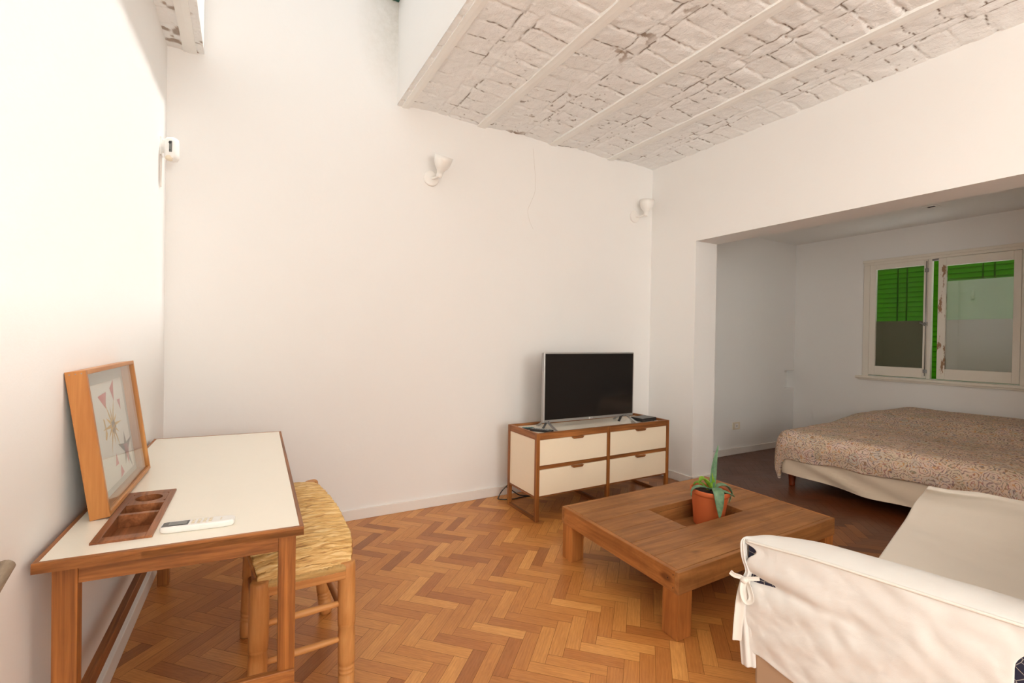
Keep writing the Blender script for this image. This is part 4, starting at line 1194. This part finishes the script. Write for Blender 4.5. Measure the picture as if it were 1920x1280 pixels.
# ------------------------------------------------------------------ wall lamps
def sconce(base, cup0, cup1, lab):
    o = thing('wall_lamp', lab, 'wall lamp', base, 'white wall lamps')
    bm = bmesh.new(); Mx, L = axisM((base[0], D, base[2]), (base[0], D-.02, base[2]))
    lathe(bm, [(.055, 0), (.057, .006), (.055, .013), (.048, .017), (.02, .020)], 32, Mx); obj('base', bm, M['lampwhite'], o)
    bm = bmesh.new(); tube(bm, [(base[0], D-.015, base[2]), (lerp(base[0], cup0[0], .5), lerp(D-.015, cup0[1], .5), lerp(base[2], cup0[2], .5)), tuple(Vector(cup0).lerp(Vector(cup1), .10))], .0075, 10)
    rod(bm, Vector(cup0)-Vector((.012, 0, -.012)), Vector(cup0)+Vector((.012, 0, .012)), .013, n=12); obj('arm', bm, M['lampwhite'], o)
    bm = bmesh.new(); Mx, L = axisM(cup0, cup1)
    s_ = L/.15
    prof = [(.004, 0), (.017, .001), (.021, .006), (.022, .024), (.020, .028), (.0225, .033), (.025, .044), (.035, .058), (.048, .074), (.057, .094), (.062, .118), (.066, .150), (.064, .150), (.059, .118), (.053, .094), (.044, .076), (.030, .062), (.018, .05)]
    lathe(bm, [(r, z*s_) for r, z in prof], 36, Mx); obj('lamp_shade', bm, M['lampwhite'], o)
    return o
sconce((1.174, D, 2.400), (1.200, 3.232, 2.388), (1.216, 3.170, 2.525), 'white cup-shaped wall lamp with tilted shade in the middle of the back wall')
sconce((3.165, D, 2.400), (3.214, 3.225, 2.392), (3.224, 3.220, 2.536), 'white cup-shaped wall lamp with upright shade beside the far right corner')

# ------------------------------------------------------------------ motion detector
md = thing('motion_detector', 'white motion detector with small lens high on the left wall near the corner', 'motion detector', (wl(3.15), 3.15, 2.2))
bm = bmesh.new(); bx(bm, wl(3.15)-.002, wl(3.15)+.008, 3.12, 3.18, 2.195, 2.29, .002); bx(bm, wl(3.15)+.004, -.355, 3.13, 3.15, 2.21, 2.28, .003); obj('bracket', bm, M['white_plastic'], md)
ang = math.radians(-32)
def mdf(x, y, z):
    c, s_ = math.cos(ang), math.sin(ang); return (-.346+c*x-s_*y, 3.118+s_*x+c*y, 2.225+z)
bm = bmesh.new()
rings = []
for z, wx, dy in ((-.062, .010, .010), (-.058, .022, .020), (-.045, .030, .026), (-.02, .031, .026), (.04, .031, .025), (.055, .029, .023), (.062, .022, .016), (.064, .01, .008)):
    rings.append([bm.verts.new(mdf(wx*math.copysign(abs(math.cos(2*PI*k/24))**.5, math.cos(2*PI*k/24)), dy*math.copysign(abs(math.sin(2*PI*k/24))**.6, math.sin(2*PI*k/24)), z)) for k in range(24)])
for a, b in zip(rings, rings[1:]):
    for k in range(24): bm.faces.new((a[k], a[(k+1) % 24], b[(k+1) % 24], b[k])).smooth = True
bm.faces.new(rings[0]); bm.faces.new(rings[-1]); obj('body', bm, M['white_plastic'], md)
bm = bmesh.new(); bx(bm, .004, .020, -.0285, -.020, -.020, .040, .004, mdf); obj('window', bm, M['lcd'], md)
bm = bmesh.new(); rod(bm, mdf(.012, -.027, .030), mdf(.012, -.0305, .030), .007, n=16); obj('lens', bm, M['black_plastic'], md)
bm = bmesh.new(); rod(bm, mdf(.012, -.027, -.010), mdf(.012, -.0298, -.010), .004, n=12); obj('lens', bm, M['black_plastic'], md)
bm = bmesh.new()
Mx = Matrix.Translation(mdf(0, -.012, -.045)) @ Matrix.Rotation(ang, 4, 'Z') @ Matrix.Diagonal((.026, .017, .018, 1))
bmesh.ops.create_uvsphere(bm, u_segments=20, v_segments=12, radius=1, matrix=Mx); obj('diffuser', bm, M['outlet'], md, smooth=True)
bm = bmesh.new(); bx(bm, wl(3.145)-.002, wl(3.145)+.007, 3.139, 3.151, 2.03, 2.20, .001)
tag(obj('cable_duct', bm, M['trim']), 'thin white cable duct running down the left wall below the motion detector', 'cable duct')

# ------------------------------------------------------------------ bedroom details
ol = thing('wall_outlet', 'ivory power outlet low on the bedroom wall left of the bed', 'outlet', (4.765, BY, .314))
box('plate', M['outlet'], ol, 4.703, 4.826, BY-.009, BY, .274, .356, bev=.003)
box('socket', M['trim'], ol, 4.735, 4.795, BY-.0125, BY-.008, .290, .340, bev=.003)
bm = bmesh.new()
for dx in (-.009, .009): bx(bm, 4.765+dx-.002, 4.765+dx+.002, BY-.0131, BY-.0124, .308, .322)
obj('slot', bm, M['hole'], ol)
dl = thing('downlight', 'small recessed square ceiling light in the bedroom ceiling', 'ceiling light', (5.13, 1.80, BZ))
bm = bmesh.new()
for a in ((5.08, 5.18, 1.75, 1.772), (5.08, 5.18, 1.828, 1.85), (5.08, 5.102, 1.772, 1.828), (5.158, 5.18, 1.772, 1.828)): bx(bm, *a, BZ-.006, BZ, .001)
obj('trim_ring', bm, M['trim'], dl)
bm = bmesh.new(); bx(bm, 5.102, 5.158, 1.772, 1.828, BZ-.0015, BZ); obj('recess', bm, M['hole'], dl)

# ------------------------------------------------------------------ light
SKY = 13.6; SUN = 42.0
wd = bpy.data.worlds.new('sky'); SC.world = wd; wd.use_nodes = True
bg = wd.node_tree.nodes['Background']; bg.inputs[0].default_value = (1, .99, .972, 1); bg.inputs[1].default_value = SKY
sun = bpy.data.lights.new('sun', 'SUN'); sun.energy = SUN; sun.color = (1, .98, .95); sun.angle = math.radians(5.0)
so = bpy.data.objects.new('sun', sun); COL.objects.link(so)
dv = Vector((-1, .012, -1.93)).normalized()
so.rotation_euler = dv.to_track_quat('-Z', 'Y').to_euler(); so.location = (3, 1.5, 6)
def portal(name, loc, rot, sx, sy):
    l = bpy.data.lights.new(name, 'AREA'); l.shape = 'RECTANGLE'; l.size = sx; l.size_y = sy; l.cycles.is_portal = True
    o = bpy.data.objects.new(name, l); COL.objects.link(o); o.location = loc; o.rotation_euler = rot
portal('skylight_portal', ((WX0+WX1)/2, (WY0+D)/2, WZ+.08), (0, 0, 0), WX1-WX0+.1, D-WY0+.1)
portal('fill_door_portal', (wl(-2.0)-.26, (LY0+LY1)/2, LZ/2), (0, -PI/2, 0), LZ, LY1-LY0)
portal('fill_window_portal', ((FX0+FX1)/2, YF-.2, (FZ+LZ)/2), (PI/2, 0, 0), FX1-FX0, LZ-FZ)
portal('window_portal', (BX+.2, 2.0, 1.5), (0, PI/2, 0), 1.3, 1.3)

# ------------------------------------------------------------------ camera
F_, YAW, PIT, ROL = 890.51, .5136, -.0074, -.0156
cy, sy = math.cos(YAW), math.sin(YAW)
fwd = Vector((sy*math.cos(PIT), cy*math.cos(PIT), math.sin(PIT))); right = Vector((cy, -sy, 0)); down = -right.cross(fwd)
c, s_ = math.cos(ROL), math.sin(ROL)
r2 = c*right+s_*down; d2 = -s_*right+c*down
cam = bpy.data.cameras.new('camera'); co_ = bpy.data.objects.new('camera', cam); COL.objects.link(co_)
cam.sensor_width = 36; cam.lens = F_/1920*36; cam.clip_start = .02
mw = Matrix((r2, -d2, -fwd)).transposed().to_4x4(); mw.translation = (0, 0, 1.25)
co_.matrix_world = mw
SC.camera = co_
SC.view_settings.view_transform = 'Standard'; SC.view_settings.look = 'None'
SC.view_settings.exposure = -0.06; SC.view_settings.gamma = 1.0; SC.view_settings.use_curve_mapping = False
SC.cycles.max_bounces = 10; SC.cycles.diffuse_bounces = 7; SC.cycles.transparent_max_bounces = 12
SC.cycles.use_denoising = True
